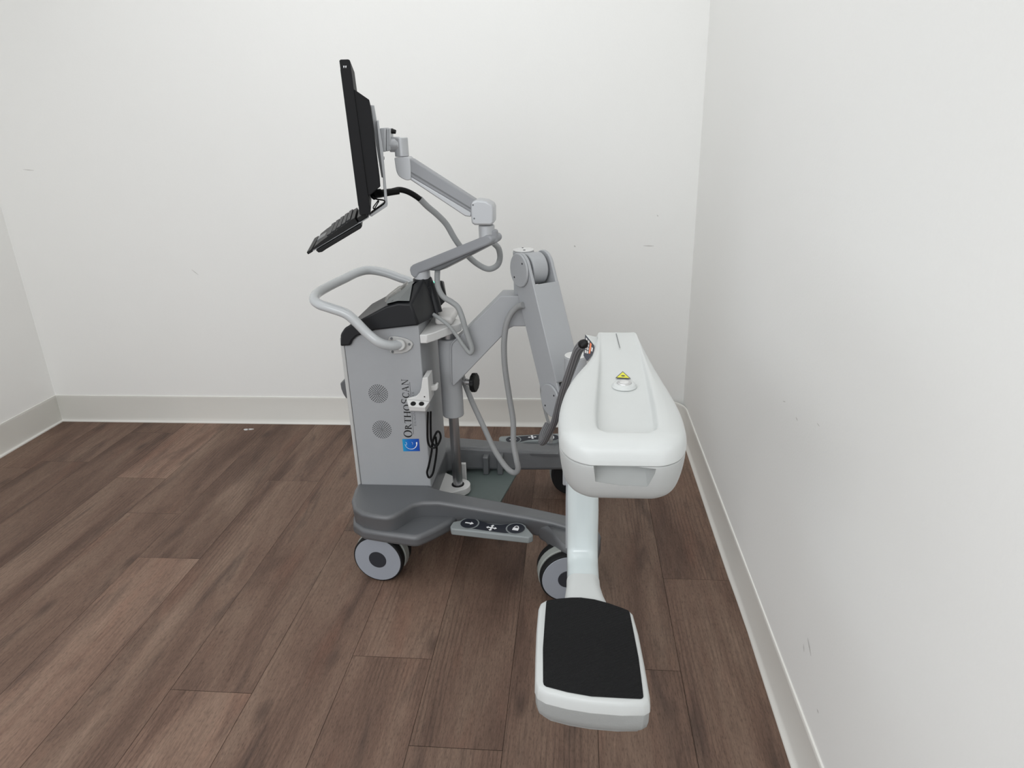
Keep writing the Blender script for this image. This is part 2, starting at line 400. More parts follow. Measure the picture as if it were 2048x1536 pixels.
# ---------------------------------------------------------------- light and camera
def area(name, loc, sx, sy, watts, rot=(0, 0, 0), col=(1, .985, .965)):
    l = bpy.data.lights.new(name, 'AREA'); l.shape = 'RECTANGLE'; l.size = sx; l.size_y = sy; l.energy = watts; l.color = col
    o = bpy.data.objects.new(name, l); C.objects.link(o); o.location = loc; o.rotation_euler = rot; return o
LC = (.965, .985, 1)
area('ceiling_lamp', (-.75, 1.9, ZC-.02), 2.2, 1.9, 18, col=LC)
kd = V((.3, 2.9, .45))-V((-1.0, -1.25, 2.4)); kq = kd.to_track_quat('-Z', 'Y').to_euler()
area('added_fill_light', (-1.0, -1.25, 2.4), 3.0, 1.5, 66, rot=kq, col=LC)  # soft fill added behind the camera to even out the walls
w = bpy.data.worlds.new('world'); bpy.context.scene.world = w; w.use_nodes = True
w.node_tree.nodes['Background'].inputs[0].default_value = (.95, .98, 1, 1); w.node_tree.nodes['Background'].inputs[1].default_value = 1.15
cd = bpy.data.cameras.new('camera'); cam = bpy.data.objects.new('camera', cd); C.objects.link(cam)
cd.sensor_width = 36; cd.lens = F/2048*36; cd.clip_start = .02
Rm = Matrix((AR, -AD, -AF)).transposed().to_4x4(); Rm.translation = O0; cam.matrix_world = Rm
sc = bpy.context.scene; sc.camera = cam
sc.view_settings.view_transform = 'Standard'; sc.view_settings.look = 'None'; sc.view_settings.gamma = 1
sc.view_settings.use_curve_mapping = False; sc.view_settings.exposure = -.31
sc.cycles.use_denoising = True; sc.cycles.max_bounces = 10; sc.cycles.diffuse_bounces = 6

# ================================================================ the wheeled imaging machine
YC = 2.19                                                    # its fore-and-aft centre plane
A_ = thing('mini_c_arm', 'grey and white wheeled medical imaging cart with monitor, jointed arm and white scanner head', 'medical imaging machine', (-.38, YC, 0))
def mir(p): return V((p.x, 2*YC-p.y, p.z))
def catm2(P, per=4, closed=False):
    Q = [V((a, b, 0)) for a, b in P]; return [(p.x, p.y) for p in catmull(Q, per)]

# ---------------------------------------------------------------- base
def zt(x): return .28 if x < -.45 else .28-(x+.45)*.13
def zb(x): return .183 if x < -.45 else .183-(x+.45)*.075
near = [(-.762, 2.10), (-.762, 2.02), (-.752, 1.95), (-.728, 1.893), (-.69, 1.862), (-.645, 1.847), (-.602, 1.841), (-.578, 1.852), (-.557, 1.884),
        (-.535, 1.922), (-.505, 1.937), (-.450, 1.940), (-.355, 1.935), (-.152, 1.922), (-.072, 1.912), (-.01, 1.895), (.03, 1.895), (.05, 1.92), (.04, 1.955), (-.025, 1.973), (-.14, 1.990), (-.252, 2.004), (-.40, 2.018), (-.450, 2.024), (-.494, 2.044)]
far = [(x, 2*YC-y + max(0, min(.03, (x+.5)*.055))) for x, y in near]
outline = near + far[::-1]
bm = bmesh.new()
top = [bm.verts.new((x, y, zt(x))) for x, y in outline]; bot = [bm.verts.new((x, y+(.016 if y < YC else -.016), zb(x))) for x, y in outline]
i0 = [i for i, p in enumerate(near) if p[0] == -.450]; n_ = len(near); n2 = len(outline)
a0, b0 = i0
fx = lambda i: n2-1-i
for L_ in (top, bot):
    bm.faces.new(L_[a0:b0+1]); bm.faces.new(L_[fx(b0):fx(a0)+1])
    bm.faces.new(L_[:a0+1]+L_[b0:fx(b0)+1]+L_[fx(a0):])
for i in range(len(top)): bm.faces.new((top[i], bot[i], bot[(i+1) % len(top)], top[(i+1) % len(top)]))
for sgn in (0, 1):                                           # caster housings that step out below each leg
    sh = [(-.752, 1.95), (-.735, 1.895), (-.69, 1.858), (-.62, 1.843), (-.556, 1.831), (-.517, 1.824), (-.500, 1.826), (-.485, 1.838), (-.455, 1.868), (-.415, 1.915), (-.395, 1.945), (-.40, 1.99), (-.72, 1.99)]
    fr = [(-.125, 1.935), (-.10, 1.915), (-.075, 1.88), (-.045, 1.838), (-.015, 1.812), (.035, 1.805), (.075, 1.83), (.085, 1.88), (.07, 1.94), (-.02, 1.96)]
    if sgn: sh = [(x, 2*YC-y) for x, y in sh]; fr = [(x, 2*YC+.03-y) for x, y in fr]
    add_prism(bm, [V((x, y, .178)) for x, y in sh], V((0, 0, .043)))
    t = [bm.verts.new((x, y, .213-(.022 if abs(y-YC) > .33 else 0))) for x, y in fr]; b_ = [bm.verts.new((x, y, .150 if x < -.06 else .138)) for x, y in fr]
    bm.faces.new(t); bm.faces.new(b_[::-1])
    for i in range(len(t)): bm.faces.new((t[i], b_[i], b_[(i+1) % len(t)], t[(i+1) % len(t)]))
base = link('base', bm, 'base', bevel=.014, seg=5, bang=50)
# flat deck between the legs
prism('deck_plate', [V(p) for p in ((-.52, 1.99, .160), (-.245, 1.99, .160), (-.275, 2.10, .160), (-.222, 2.375, .160), (-.222, 2.42, .160), (-.52, 2.42, .160))], V((0, 0, .010)), 'deck', base, bevel=.002, seg=1)
for x in (-.345, -.290):
    bm = bmesh.new(); add_box(bm, x-.011, x+.011, 2.335, 2.40, .17, .245); link('cable_clip', bm, 'base', base, bevel=.004)

# ---------------------------------------------------------------- casters
def caster(px, py, turn, fy):
    c, s = math.cos(turn), math.sin(turn); ax = V((-s*fy, -c*fy, 0)); p = V((px, py, .0885)); r = .0875
    up = V((0, 0, 1)); fw = ax.cross(up)
    bm = bmesh.new()                                         # hood between the twin wheels, open below
    prof = [fw*(math.cos(a)*.0905)+up*(math.sin(a)*.0905) for a in [math.radians(-25)+math.radians(230)*i/20 for i in range(21)]]
    add_prism(bm, [p+q-ax*.031 for q in prof], -ax*.032)
    add_cyl(bm, p-ax*.047+up*.05, V((px, py, 0))-ax*.047+up*.19, .014)
    hood = link('caster', bm, 'fender', bevel=.003)
    for k, a0 in ((0, 0), (1, -.064)):
        bm = bmesh.new(); q = p + ax*a0
        add_cyl(bm, q-ax*.030, q-ax*.002, r, n=48, mi=0)
        w = link('wheel', bm, ['tyre', 'wheel'], hood, bevel=.005)
        if k == 0:
            bm = bmesh.new(); add_cyl(bm, q-ax*.004, q-ax*.0005, .0815, n=48); link('wheel_disc', bm, 'wheel', hood, bevel=.001, seg=1)
            bm = bmesh.new(); add_cyl(bm, q-ax*.002, q+ax*.001, .031, n=36); link('hub_cap', bm, 'hub', hood, bevel=.001, seg=1)
caster(-.660, 1.880, math.radians(7), 1)
caster(-.021, 1.808, math.radians(-10), 1)
caster(-.660, 2*YC-1.880, math.radians(12), -1)
caster(-.021, 2*YC+.03-1.83, math.radians(-8), -1)

# ---------------------------------------------------------------- foot pedals
PZ = .216
ppx = [(900.5, 1052), (906, 1043), (920.5, 1040.5), (930, 1038), (941, 1036.8), (951, 1037.2), (962, 1040.5), (973, 1045), (987, 1047), (1001, 1048.2), (1013, 1047), (1026, 1046.2), (1040, 1047), (1047, 1049.5), (1056, 1057), (1065.5, 1068), (1066, 1071), (1057, 1075), (902, 1057.5)]
def pedal(far_):
    P = [Z(u, v, PZ) for u, v in ppx]
    mk = (lambda p: V((p.x+.095, 2*YC+.040-p.y, p.z+.026))) if far_ else (lambda p: p)
    o = prism('foot_pedal', [mk(p) for p in P], V((0, 0, -.024)), 'pedal', bevel=.004, seg=2)
    bm = bmesh.new(); add_box(bm, -.42+.05, -.16, 1.90, 2.02, .196, .206); 
    for v in bm.verts: v.co = mk(v.co)
    link('pedal_bracket', bm, 'base', o)
    # printed film with the three signs
    o3 = Z(990, 1056, PZ); x1 = (Z(1040, 1066, PZ)-Z(915, 1048, PZ)).normalized(); 
    xa = V((x1.x, x1.y, 0)).normalized(); ya = V((-xa.y, xa.x, 0))
    def loc(u, v): d = Z(u, v, PZ)-o3; return (d.dot(xa), d.dot(ya))
    bm = bmesh.new()
    def put(P2, mi, h):
        pts = [mk(o3+xa*a+ya*b) for a, b in P2]
        f = bm.faces.new([bm.verts.new(p+V((0, 0, h))) for p in pts]); f.material_index = mi
        f.normal_update()
        if f.normal.z < 0: f.normal_flip()
    film = [loc(u, v) for u, v in [(938, 1038.2), (952, 1038.5), (964, 1043), (975, 1047), (989, 1049.5), (1001, 1050), (1013, 1048.6), (1026, 1048), (1040, 1049), (1049, 1054), (1051, 1060), (1040, 1066.5), (1010, 1066.5), (975, 1062), (950, 1058.2), (930, 1056), (922, 1051), (924, 1044)]]
    put(film, 1, .0006)
    cL, cR, cM = loc(938.5, 1047), loc(1032, 1057.5), loc(983, 1056.5)
    rr = .0335
    for c_ in (cL, cR):
        put(circ(c_[0], c_[1], rr), 0, .0009); put(circ(c_[0], c_[1], rr-.003), 1, .0012)
        for q in ring_quads(c_[0], c_[1], rr-.0032, rr-.0032, .0012, .0012): put(q, 0, .0015)
    a = cL; put([(a[0]-.014, a[1]+.003), (a[0]+.005, a[1]+.003), (a[0]+.005, a[1]+.009), (a[0]+.016, a[1]), (a[0]+.005, a[1]-.009), (a[0]+.005, a[1]-.003), (a[0]-.014, a[1]-.003)], 2, .0018)
    for k in range(4):                                       # four-way arrow
        an = math.pi/2*k; c, s = math.cos(an), math.sin(an)
        put([(cM[0]+c*x-s*y, cM[1]+s*x+c*y) for x, y in ((0, .0028), (.011, .0028), (.011, .007), (.0185, 0), (.011, -.007), (.011, -.0028), (0, -.0028))], 2, .0018+k*.0001)
    b = cR                                                   # padlock
    put([(b[0]-.010, b[1]-.012), (b[0]+.010, b[1]-.012), (b[0]+.010, b[1]+.003), (b[0]-.010, b[1]+.003)], 2, .0018)
    for q in ring_quads(b[0], b[1]+.004, .0085, .0110, .0034, .0034, 0, math.pi, 14): put(q, 2, .0019)
    link_flat('pedal_print', bm, ['pedal', 'navy', 'ink'], o)
pedal(False); pedal(True)

# ---------------------------------------------------------------- cabinet
CX0, CX1, CY0, CY1, CZ0, CZ1 = -.747, -.4965, 2.05, 2.33, .25, .845
bm = bmesh.new()
side = [V((CX0, CY0, CZ0)), V((CX1, CY0, CZ0)), V((CX1, CY0, .860)), V((-.60, CY0, .858)), V((-.69, CY0, .83)), V((CX0, CY0, .795))]
add_prism(bm, side, V((0, CY1-CY0, 0)))
cab = link('cabinet', bm, 'cab', bevel=.004, seg=2)
bm = bmesh.new(); add_box(bm, CX0-.0135, CX0-.0012, CY0+.001, CY1-.001, CZ0, .815); link('rear_panel', bm, 'cabedge', cab, bevel=.003, seg=2)
yprism('cord_hook', [(700, 752), (690, 758), (680, 767), (682, 778), (686, 788), (691, 796), (700, 802)], 2.16, 2.22, 'base', cab, bevel=.004)
def grille(u, v):
    c0 = Y(u, v, CY0); bm = bmesh.new()
    for k, n in enumerate((1, 6, 11, 16, 20, 24, 28)):
        R_ = .0052*k
        for i in range(n):
            t = 2*math.pi*(i+.5*(k % 2))/n
            add_poly(bm, circ(R_*math.cos(t), R_*math.sin(t), .00185, n=8), c0, V((1, 0, 0)), V((0, 0, 1)), V((0, -1, 0)), .0004)
    link_flat('speaker_grille', bm, ['hole'], cab)
grille(756.5, 787.5); grille(764, 859)
# lettering down the side, read from the bottom up
def letter(ch):
    # strokes of a thin-and-thick roman capital in a box one unit high; returns polygons and width
    T, t, s = .185, .065, .055
    P = []
    def serif(x, y, w=.16): P.append([(x-w, y), (x+w, y), (x+w, y+(s if y < .5 else -s)), (x-w, y+(s if y < .5 else -s))])
    def stem(x): P.append([(x-T/2, 0), (x+T/2, 0), (x+T/2, 1), (x-T/2, 1)]); serif(x, 0); serif(x, 1)
    if ch == 'O':
        P.extend(ring_quads(.47, .5, .47, .52, T, t, n=32)); return P, .94
    if ch == 'C':
        P.extend(ring_quads(.45, .5, .45, .52, T, t, math.radians(48), math.radians(318), 28)); P.append([(.74, .64), (.79, .64), (.79, .98), (.75, .95)]); return P, .82
    if ch == 'G':
        P.extend(ring_quads(.45, .5, .45, .52, T, t, math.radians(48), math.radians(312), 28)); P.append([(.68, .05), (.82, .12), (.82, .45), (.68, .45)]); P.append([(.58, .42), (.92, .42), (.92, .46), (.58, .46)]); P.append([(.74, .66), (.79, .66), (.79, .98), (.75, .95)]); return P, .92
    if ch == 'R':
        stem(.16); P.extend(ring_quads(.24, .755, .36, .245, T, t, -math.pi/2, math.pi/2, 16)); P.append([(.16, 1), (.26, 1), (.26, .945), (.16, .945)]); P.append([(.16, .51), (.30, .51), (.30, .565), (.16, .565)])
        P.append([(.28, .53), (.44, .53), (.86, 0), (.68, 0)]); P.append([(.66, 0), (.92, 0), (.92, s), (.66, s)]); return P, .88
    if ch == 'T':
        stem(.40); P.append([(.0, 1), (.80, 1), (.80, .945), (.0, .945)]); P.append([(0, 1), (.05, 1), (.04, .76), (0, .76)]); P.append([(.80, 1), (.75, 1), (.76, .76), (.80, .76)]); return P, .80
    if ch == 'H':
        stem(.16); stem(.80); P.append([(.16, .49), (.80, .49), (.80, .545), (.16, .545)]); return P, .96
    if ch == 'S':
        P.extend(ring_quads(.32, .745, .27, .265, .12, t, math.radians(40), math.radians(270), 20)); P.extend(ring_quads(.32, .265, .29, .275, .13, t, math.radians(-130), math.radians(90), 20))
        P.append([(.17, .60), (.30, .52), (.46, .50), (.50, .42), (.36, .46), (.18, .54)])
        P.append([(.53, .74), (.57, .74), (.57, .99), (.54, .97)]); P.append([(.04, .26), (.08, .26), (.08, .0), (.05, .02)]); return P, .64
    if ch == 'A':
        P.append([(.04, 0), (.10, 0), (.45, 1), (.40, 1)]); P.append([(.38, 1), (.50, 1), (.86, 0), (.70, 0)]); P.append([(.20, .32), (.66, .32), (.66, .37), (.20, .37)]); serif(.08, 0, .13); serif(.78, 0, .16); return P, .90
    if ch == 'N':
        P.append([(.13, 0), (.18, 0), (.18, 1), (.13, 1)]); P.append([(.76, 0), (.81, 0), (.81, 1), (.76, 1)]); P.append([(.06, 1), (.24, 1), (.81, 0), (.72, 0)]); serif(.155, 0, .13); serif(.785, 1, .13); return P, .92
    if ch == 'I':
        stem(.18); return P, .36
    if ch == 'M':
        P.append([(.12, 0), (.17, 0), (.21, 1), (.16, 1)]); P.append([(.86, 0), (1.0, 0), (.95, 1), (.81, 1)]); P.append([(.16, 1), (.29, 1), (.57, .05), (.51, .05)]); P.append([(.51, .05), (.57, .05), (.88, 1), (.83, 1)]); serif(.14, 0, .12); serif(.93, 0, .15); serif(.18, 1, .08); serif(.93, 1, .1); return P, 1.08
    if ch == 'E':
        stem(.16); P.append([(.16, 1), (.62, 1), (.62, .945), (.16, .945)]); P.append([(.16, .49), (.50, .49), (.50, .545), (.16, .545)]); P.append([(.16, 0), (.66, 0), (.66, .055), (.16, .055)]); P.append([(.59, 1), (.62, 1), (.62, .78), (.59, .8)]); P.append([(.63, 0), (.66, 0), (.66, .24), (.63, .22)]); return P, .70
    return P, .3
b0, b1 = Y(824.8, 875.0, CY0), Y(816.0, 757.2, CY0)
tx = (b1-b0).normalized(); ty = V((0, -1, 0)).cross(tx); ty = ty if ty.x < 0 else -ty       # letters' tops point to the rear
L = (b1-b0).length
def setline(bm, items, start, length, off, mi):              # items: (char, height)
    gap = .10; tot = sum(letter(c)[1]*h*1.0 + gap*h for c, h in items); k = length/tot; x = start
    for c, h in items:
        P, w = letter(c)
        for q in P: add_poly(bm, [(x+a*h*k, off+b*h) for a, b in q], b0, tx, ty, V((0, -1, 0)), .0005, mi)
        x += (w+gap)*h*k
bm = bmesh.new()
H1, H2 = .0285, .0228
setline(bm, [('O', H1), ('R', H2), ('T', H2), ('H', H2), ('O', H2), ('S', H1), ('C', H2), ('A', H2), ('N', H2)], 0, L, 0, 0)
add_poly(bm, [(.012, -.0042), (L-.012, -.0042), (L-.012, -.0052), (.012, -.0052)], b0, tx, ty, V((0, -1, 0)), .0005, 0)
setline(bm, [(c, .0075) for c in 'IMAGING'], L*.205, L*.30, -.0165, 1)
setline(bm, [(c, .0075) for c in 'NCE'], L*.665, L*.13, -.0165, 1)
link_flat('maker_lettering', bm, ['inkblack', 'grey_ink'], cab)
# blue badge with its white swoosh
bq = [Y(u, v, CY0) for u, v in ((804.5, 878), (838, 876.5), (840, 902), (806.8, 902.5))]
bo = bq[3]; bx = (bq[2]-bq[3]); by = (bq[0]-bq[3]); bw, bh = bx.length, by.length; bx.normalize(); by.normalize()
bm = bmesh.new(); add_poly(bm, [(0, 0), (bw, 0), (bw, bh), (0, bh)], bo, bx, by, V((0, -1, 0)), .0006, 0, True)
nn = 26
for i in range(nn):                                          # crescent
    a0, a1 = math.radians(184)+math.radians(174)*i/nn, math.radians(184)+math.radians(174)*(i+1)/nn
    w0, w1 = .0008+.0024*(i/nn)**1.3, .0008+.0024*((i+1)/nn)**1.3
    cx, cy, R0 = bw*.50, bh*.62, bw*.37
    add_poly(bm, [(cx+R0*math.cos(a0), cy+R0*1.0*math.sin(a0)), (cx+R0*math.cos(a1), cy+R0*math.sin(a1)), (cx+(R0-w1)*math.cos(a1), cy+(R0-w1)*math.sin(a1)), (cx+(R0-w0)*math.cos(a0), cy+(R0-w0)*math.sin(a0))], bo, bx, by, V((0, -1, 0)), .001, 1)
for q in ring_quads(bw*.20, bh*.62, bw*.055, bh*.13, .0009, .0009, math.radians(-120), math.radians(110), 10) + ring_quads(bw*.56, bh*.64, bw*.05, bh*.11, .0008, .0008, math.radians(-60), math.radians(110), 8):
    add_poly(bm, q, bo, bx, by, V((0, -1, 0)), .001, 1)
add_poly(bm, [(bw*.80, bh*.60), (bw*.88, bh*.56), (bw*.885, bh*.74), (bw*.81, bh*.74)], bo, bx, by, V((0, -1, 0)), .0011, 1)
link_flat('maker_badge', bm, ['badge', 'ink'], cab)

# ---------------------------------------------------------------- console on top
yn, yr = 2.036, 2.135                                        # near face, ridge
nb = [Y(u, v, yn) for u, v in [(680, 693), (700, 692), (704, 682), (713, 673), (750, 661), (838, 651)]]
nt = [Y(u, v, yn) for u, v in [(822, 607.5), (795, 606.5), (770, 613), (730, 634), (690, 655), (681.5, 668)]]
ridge = [Y(826, 571, yr), Y(800, 588, yr), Y(774, 605.5, yr), Y(733, 632, yr), Y(693, 654.5, yr), Y(684, 668, yr)]
prow_b, prow_t = V((-.458, YC, .852)), V((-.492, YC, .985))
bm = bmesh.new()
def vs(L_): return [bm.verts.new(p) for p in L_]
NB, NT, RG = vs(nb), vs(nt), vs(ridge); FB, FT, FR = vs([mir(p) for p in nb]), vs([mir(p) for p in nt]), vs([mir(p) for p in ridge])
PB, PT = bm.verts.new(prow_b), bm.verts.new(prow_t)
for X, T_, R_ in ((NB, NT, RG), (FB, FT, FR)):
    bm.faces.new(X + T_)
    for i in range(5): bm.faces.new((T_[i], T_[i+1], R_[i+1], R_[i]))
    bm.faces.new((X[-1], T_[0], PT, PB)); bm.faces.new((T_[0], R_[0], PT))
for i in range(5): bm.faces.new((RG[i], RG[i+1], FR[i+1], FR[i]))
bm.faces.new((RG[0], FR[0], PT)); bm.faces.new((NT[-1], NB[0], FB[0], FT[-1], FR[-1], RG[-1]))
for i in range(5): bm.faces.new((NB[i], NB[i+1], FB[i+1], FB[i]))
bm.faces.new((NB[-1], PB, FB[-1]))
console = link('top_console', bm, 'console', bevel=.006, seg=3, bang=15)
# pale grey sheet on the slope: reflected light put into its colour
pn = [RG_ for RG_ in ridge[:3]]
bm = bmesh.new()
up = V((-.35, 0, .9)).normalized()*.0022
q = [Y(820, 604.5, yn+.003), Y(797, 604.2, yn+.003), Y(774, 610, yn+.003), ridge[2].copy(), ridge[1].copy(), ridge[0].copy()]
f1 = [p+V((-.001, -.003, .005)) for p in q]
V1 = [bm.verts.new(p) for p in f1]; bm.faces.new(V1)
V2 = [bm.verts.new(mir(p)) for p in f1]; bm.faces.new(V2[::-1])
bm.faces.new((V1[3], V1[4], V2[4], V2[3])); bm.faces.new((V1[4], V1[5], V2[5], V2[4]))
panel = link('slope_sheen', bm, 'panel', console, smooth=20)
tube('clear_lid', [Y(773, 603, 2.21), Y(776, 594, 2.21), Y(788, 584, 2.21), Y(800, 575, 2.21), Y(804, 577, 2.21)], .006, 'clear', console, n=10)
prism('clear_tray', [Y(u, v, 2.19) for u, v in [(772, 606), (776, 594), (801, 575), (804, 583), (783, 600)]], V((0, .10, 0)), 'clear', console, bevel=.003)
pc = Y(845, 556, 2.2)
bm = bmesh.new(); add_cyl(bm, V((pc.x, pc.y, .93)), pc, .0335, .0315, 40); add_cyl(bm, V((pc.x-.002, pc.y, .90)), V((pc.x, pc.y, .955)), .040, .0335, 40)
post = link('monitor_post', bm, 'console', bevel=.003)
tube('post_rib', [V((pc.x+.012, pc.y, .975)), V((pc.x+.028, pc.y, .93)), V((-.463, YC, .862))], .018, 'console', console, n=16)
cyl('indicator_light', Y(866, 566, 2.29), Y(866, 563, 2.29), .005, 'led', console, bevel=0, n=12)
hull('console_wing', [Y(u, v, yy) for u, v, yy in [(868, 562, 2.30), (884, 561, 2.30), (895, 600, 2.30), (872, 624, 2.26), (862, 580, 2.26), (868, 562, 2.34), (888, 562, 2.36)]], 'console', console, bevel=.004)

# ---------------------------------------------------------------- push handle
hp = [Y(u, v, y) for u, v, y in [(798, 690, 2.035), (780, 691, 2.005), (758, 684.5, 1.985), (735, 667, 1.985), (714, 646, 1.985), (692, 627.5, 1.985), (660, 616, 1.99), (638, 608.5, 2.0), (628.5, 599, 2.03), (634, 587, 2.09), (660, 571.5, 2.19), (690, 557, 2.28), (714, 545.5, 2.345), (738, 540.5, 2.385), (768, 545, 2.395), (800, 556, 2.39), (822, 565, 2.385), (838, 588, 2.37), (848, 612, 2.34)]]
hn = tube('push_handle', hp, .0155, 'handle', n=20, per=10)
fl = [Y(u, v, CY0-.001) for u, v in [(777.5, 677), (780, 673), (790, 672), (803, 674), (816, 678), (824, 683), (827, 688.5), (823, 697), (815, 703), (803, 706.5), (790, 707), (782, 705), (779, 700)]]
prism('handle_flange', fl, V((0, -.005, 0)), 'cabedge', hn, bevel=.002, seg=2)
for u, v in ((783, 677), (818.5, 688.5), (785, 703.5)): cyl('screw', Y(u, v, CY0-.005), Y(u, v, CY0-.008), .0042, 'seam', hn, bevel=.0005, n=14)
cyl('weld_collar', Y(799, 690, CY0-.004), Y(799, 690, CY0-.025), .0185, 'cabedge', hn, bevel=.003)

# ---------------------------------------------------------------- lift column
AX, AY = -.432, 2.2
def ring_plan(r, a0, a1, n=14): return [(AX+r*math.cos(math.radians(a0+(a1-a0)*i/n)), AY+r*math.sin(math.radians(a0+(a1-a0)*i/n))) for i in range(n+1)]
cap = [(CX1, 2.052), (-.474, 2.052), (-.455, 2.075)] + ring_plan(.047, -60, 60) + [(-.455, 2.325), (-.474, 2.328), (CX1, 2.328)]
colcap = prism('column_cap', [V((x, y, .797)) for x, y in cap], V((0, 0, .029)), 'white', bevel=.003, seg=2)
bm = bmesh.new(); add_box(bm, -.468, -.408, 2.16, 2.30, .826, .853); link('column_label_block', bm, 'labelwhite', colcap, bevel=.010, seg=4)
cyl('column_nut', V((AX, AY, .770)), V((AX, AY, .797)), .026, 'chrome', colcap)
rod = cyl('lift_column', V((AX, AY, .19)), V((AX, AY, .80)), .0178, 'chrome', n=40)
slv = cyl('column_sleeve', V((AX, AY, .483)), V((AX, AY, .770)), .0375, 'arm', bevel=.004, n=48)
ft = [(CX1-.01, 2.10)] + ring_plan(.046, -70, 100) + [(CX1-.01, 2.30)]
foot = prism('column_foot', [V((x, y, .176)) for x, y in ft], V((0, 0, .026)), 'white', bevel=.002, seg=2)
bm = bmesh.new(); add_box(bm, -.435, -.412, 2.27, 2.285, .17, .250); link('foot_tab', bm, 'white', foot, bevel=.002)
cyl('foot_ring', V((AX, AY, .2)), V((AX, AY, .2035)), .0235, 'hole', foot, bevel=0)

# ---------------------------------------------------------------- support arm and its pivot
sa = [(902.5, 695), (905, 686), (921, 672), (1001, 592), (1060, 592), (1066, 653), (1027, 653), (1019, 657), (909, 771.5), (905.5, 772), (903.5, 766)]
sup = yprism('support_arm', sa, 2.155, 2.245, 'arm', bevel=.004, seg=2)
sp = catm2([(903, 765), (902, 730), (902, 695), (906, 685), (921, 671)], 8)
tube('weld_seam', [Y(u, v, 2.154) for u, v in sp], .0022, 'arm', sup, n=8, per=1)
hc = Y(1047, 503, 2.205)
hub = cyl('pivot_post', V((hc.x, hc.y, .885)), V((hc.x, hc.y, 1.062)), .0345, 'arm', bevel=.003, n=48)
cyl('pivot_post_cap', V((hc.x, hc.y, 1.062)), V((hc.x, hc.y, 1.068)), .034, 'white', hub, bevel=.003, n=48)
for t in (30, 140, 250): cyl('screw', V((hc.x+.022*math.cos(t), hc.y+.022*math.sin(t), 1.067)), V((hc.x+.022*math.cos(t), hc.y+.022*math.sin(t), 1.0695)), .003, 'seam', hub, bevel=0, n=10)
kp = Y(948.5, 765, 2.2); ka = V((.975, -.22, .02)).normalized()
bm = bmesh.new()
x_, y_ = frame(ka)
def lobed(p, r): return [p + (x_*math.cos(t)+y_*math.sin(t))*(r*(1+.022*math.cos(12*t))) for t in [2*math.pi*i/96 for i in range(96)]]
loft(bm, [lobed(kp-ka*.009, .029), lobed(kp-ka*.006, .0335), lobed(kp+ka*.006, .0335), lobed(kp+ka*.009, .029)])
kn = link('lock_knob', bm, 'black', smooth=30)
bm = bmesh.new(); add_cyl(bm, kp-ka*.030, kp-ka*.009, .011); add_cyl(bm, kp-ka*.05, kp-ka*.03, .0045); add_cyl(bm, kp-ka*.032, kp-ka*.026, .013)
link('knob_stem', bm, 'steel', kn)

# ---------------------------------------------------------------- forearm
C0, C1 = Y(1037.5, 541, 2.13), Y(1100, 801, 1.985)
a_ = (C1-C0).normalized(); h_ = V((a_.x, a_.y, 0)).normalized(); w_ = V((-h_.y, h_.x, 0)); w_ = w_ if w_.x > 0 else -w_
n_ = w_.cross(a_); n_ = n_ if n_.z > 0 else -n_
R_ = .0545; LEN = (C1-C0).length; WID = .100
def fa(s, t, w): return C0 + a_*s + n_*t + w_*w
def plate(w0, w1, s0=-1, s1=None):                           # capsule-shaped side plate
    P = []
    for i in range(17): an = math.pi/2 + math.pi*i/16; P.append((R_*math.cos(an), R_*math.sin(an)))
    for i in range(17): an = -math.pi/2 + math.pi*i/16; P.append((LEN+R_*.96*math.cos(an), R_*.96*math.sin(an)))
    return [fa(s, t, w0) for s, t in P], w_*(w1-w0)
bm = bmesh.new()
for w0, w1 in ((.006, .016), (WID-.010, WID)):
    P, vv = plate(w0, w1); add_prism(bm, P, vv)
add_prism(bm, [fa(.062, -R_+.004, .0155), fa(LEN-.05, -R_+.004, .0155), fa(LEN-.05, R_-.0006, .0155), fa(.062, R_-.0006, .0155)], w_*(WID-.0255))
add_prism(bm, [fa(.062, R_-.004, .0055), fa(LEN-.05, R_-.004, .0055), fa(LEN-.05, R_+.0008, .0055), fa(.062, R_+.0008, .0055)], w_*(WID-.0050))
fore = link('forearm', bm, 'arm', bevel=.0025, seg=2)
for s in (0, LEN):
    cyl('pivot_cover', fa(s, 0, .006), fa(s, 0, -.002), R_*.985, 'arm', fore, bevel=.003, n=56)
    for an in (110, 290): cyl('screw', fa(s, 0, -.002)+(a_*math.cos(math.radians(an))+n_*math.sin(math.radians(an)))*.036, fa(s, 0, -.0028)+(a_*math.cos(math.radians(an))+n_*math.sin(math.radians(an)))*.036, .003, 'hole', fore, bevel=0, n=10)
drum = cyl('pivot_drum', fa(0, 0, .026), fa(0, 0, WID-.020), R_*.93, 'arm', fore, bevel=.004, n=56)
bm = bmesh.new(); add_cyl(bm, V((hc.x, hc.y, .96)), fa(0, 0, WID*.5), .03); link('pivot_link', bm, 'arm', fore)
cyl('pivot_drum', fa(LEN, 0, .020), fa(LEN, 0, WID-.014), R_*.9, 'arm', fore, bevel=.004, n=56)
# swivel post below, and the arm that carries the C
sw = Y(1151, 712, 1.93); sw_b = fa(LEN, 0, WID*.6)
swp = cyl('swivel_post', V((sw.x, sw.y, sw_b.z-.06)), V((sw.x, sw.y, sw.z)), .0335, 'arm', bevel=.003, n=48)
cyl('swivel_cap', V((sw.x, sw.y, sw.z)), V((sw.x, sw.y, sw.z+.004)), .0325, 'white', swp, bevel=.002, n=48)
bm = bmesh.new(); add_cyl(bm, V((sw.x, sw.y, sw_b.z)), fa(LEN, 0, WID*.5), .028); add_box(bm, sw.x-.030, sw.x+.030, 1.50, sw.y, sw_b.z-.03, sw_b.z+.05); link('swivel_bracket', bm, 'arm', swp, bevel=.004)

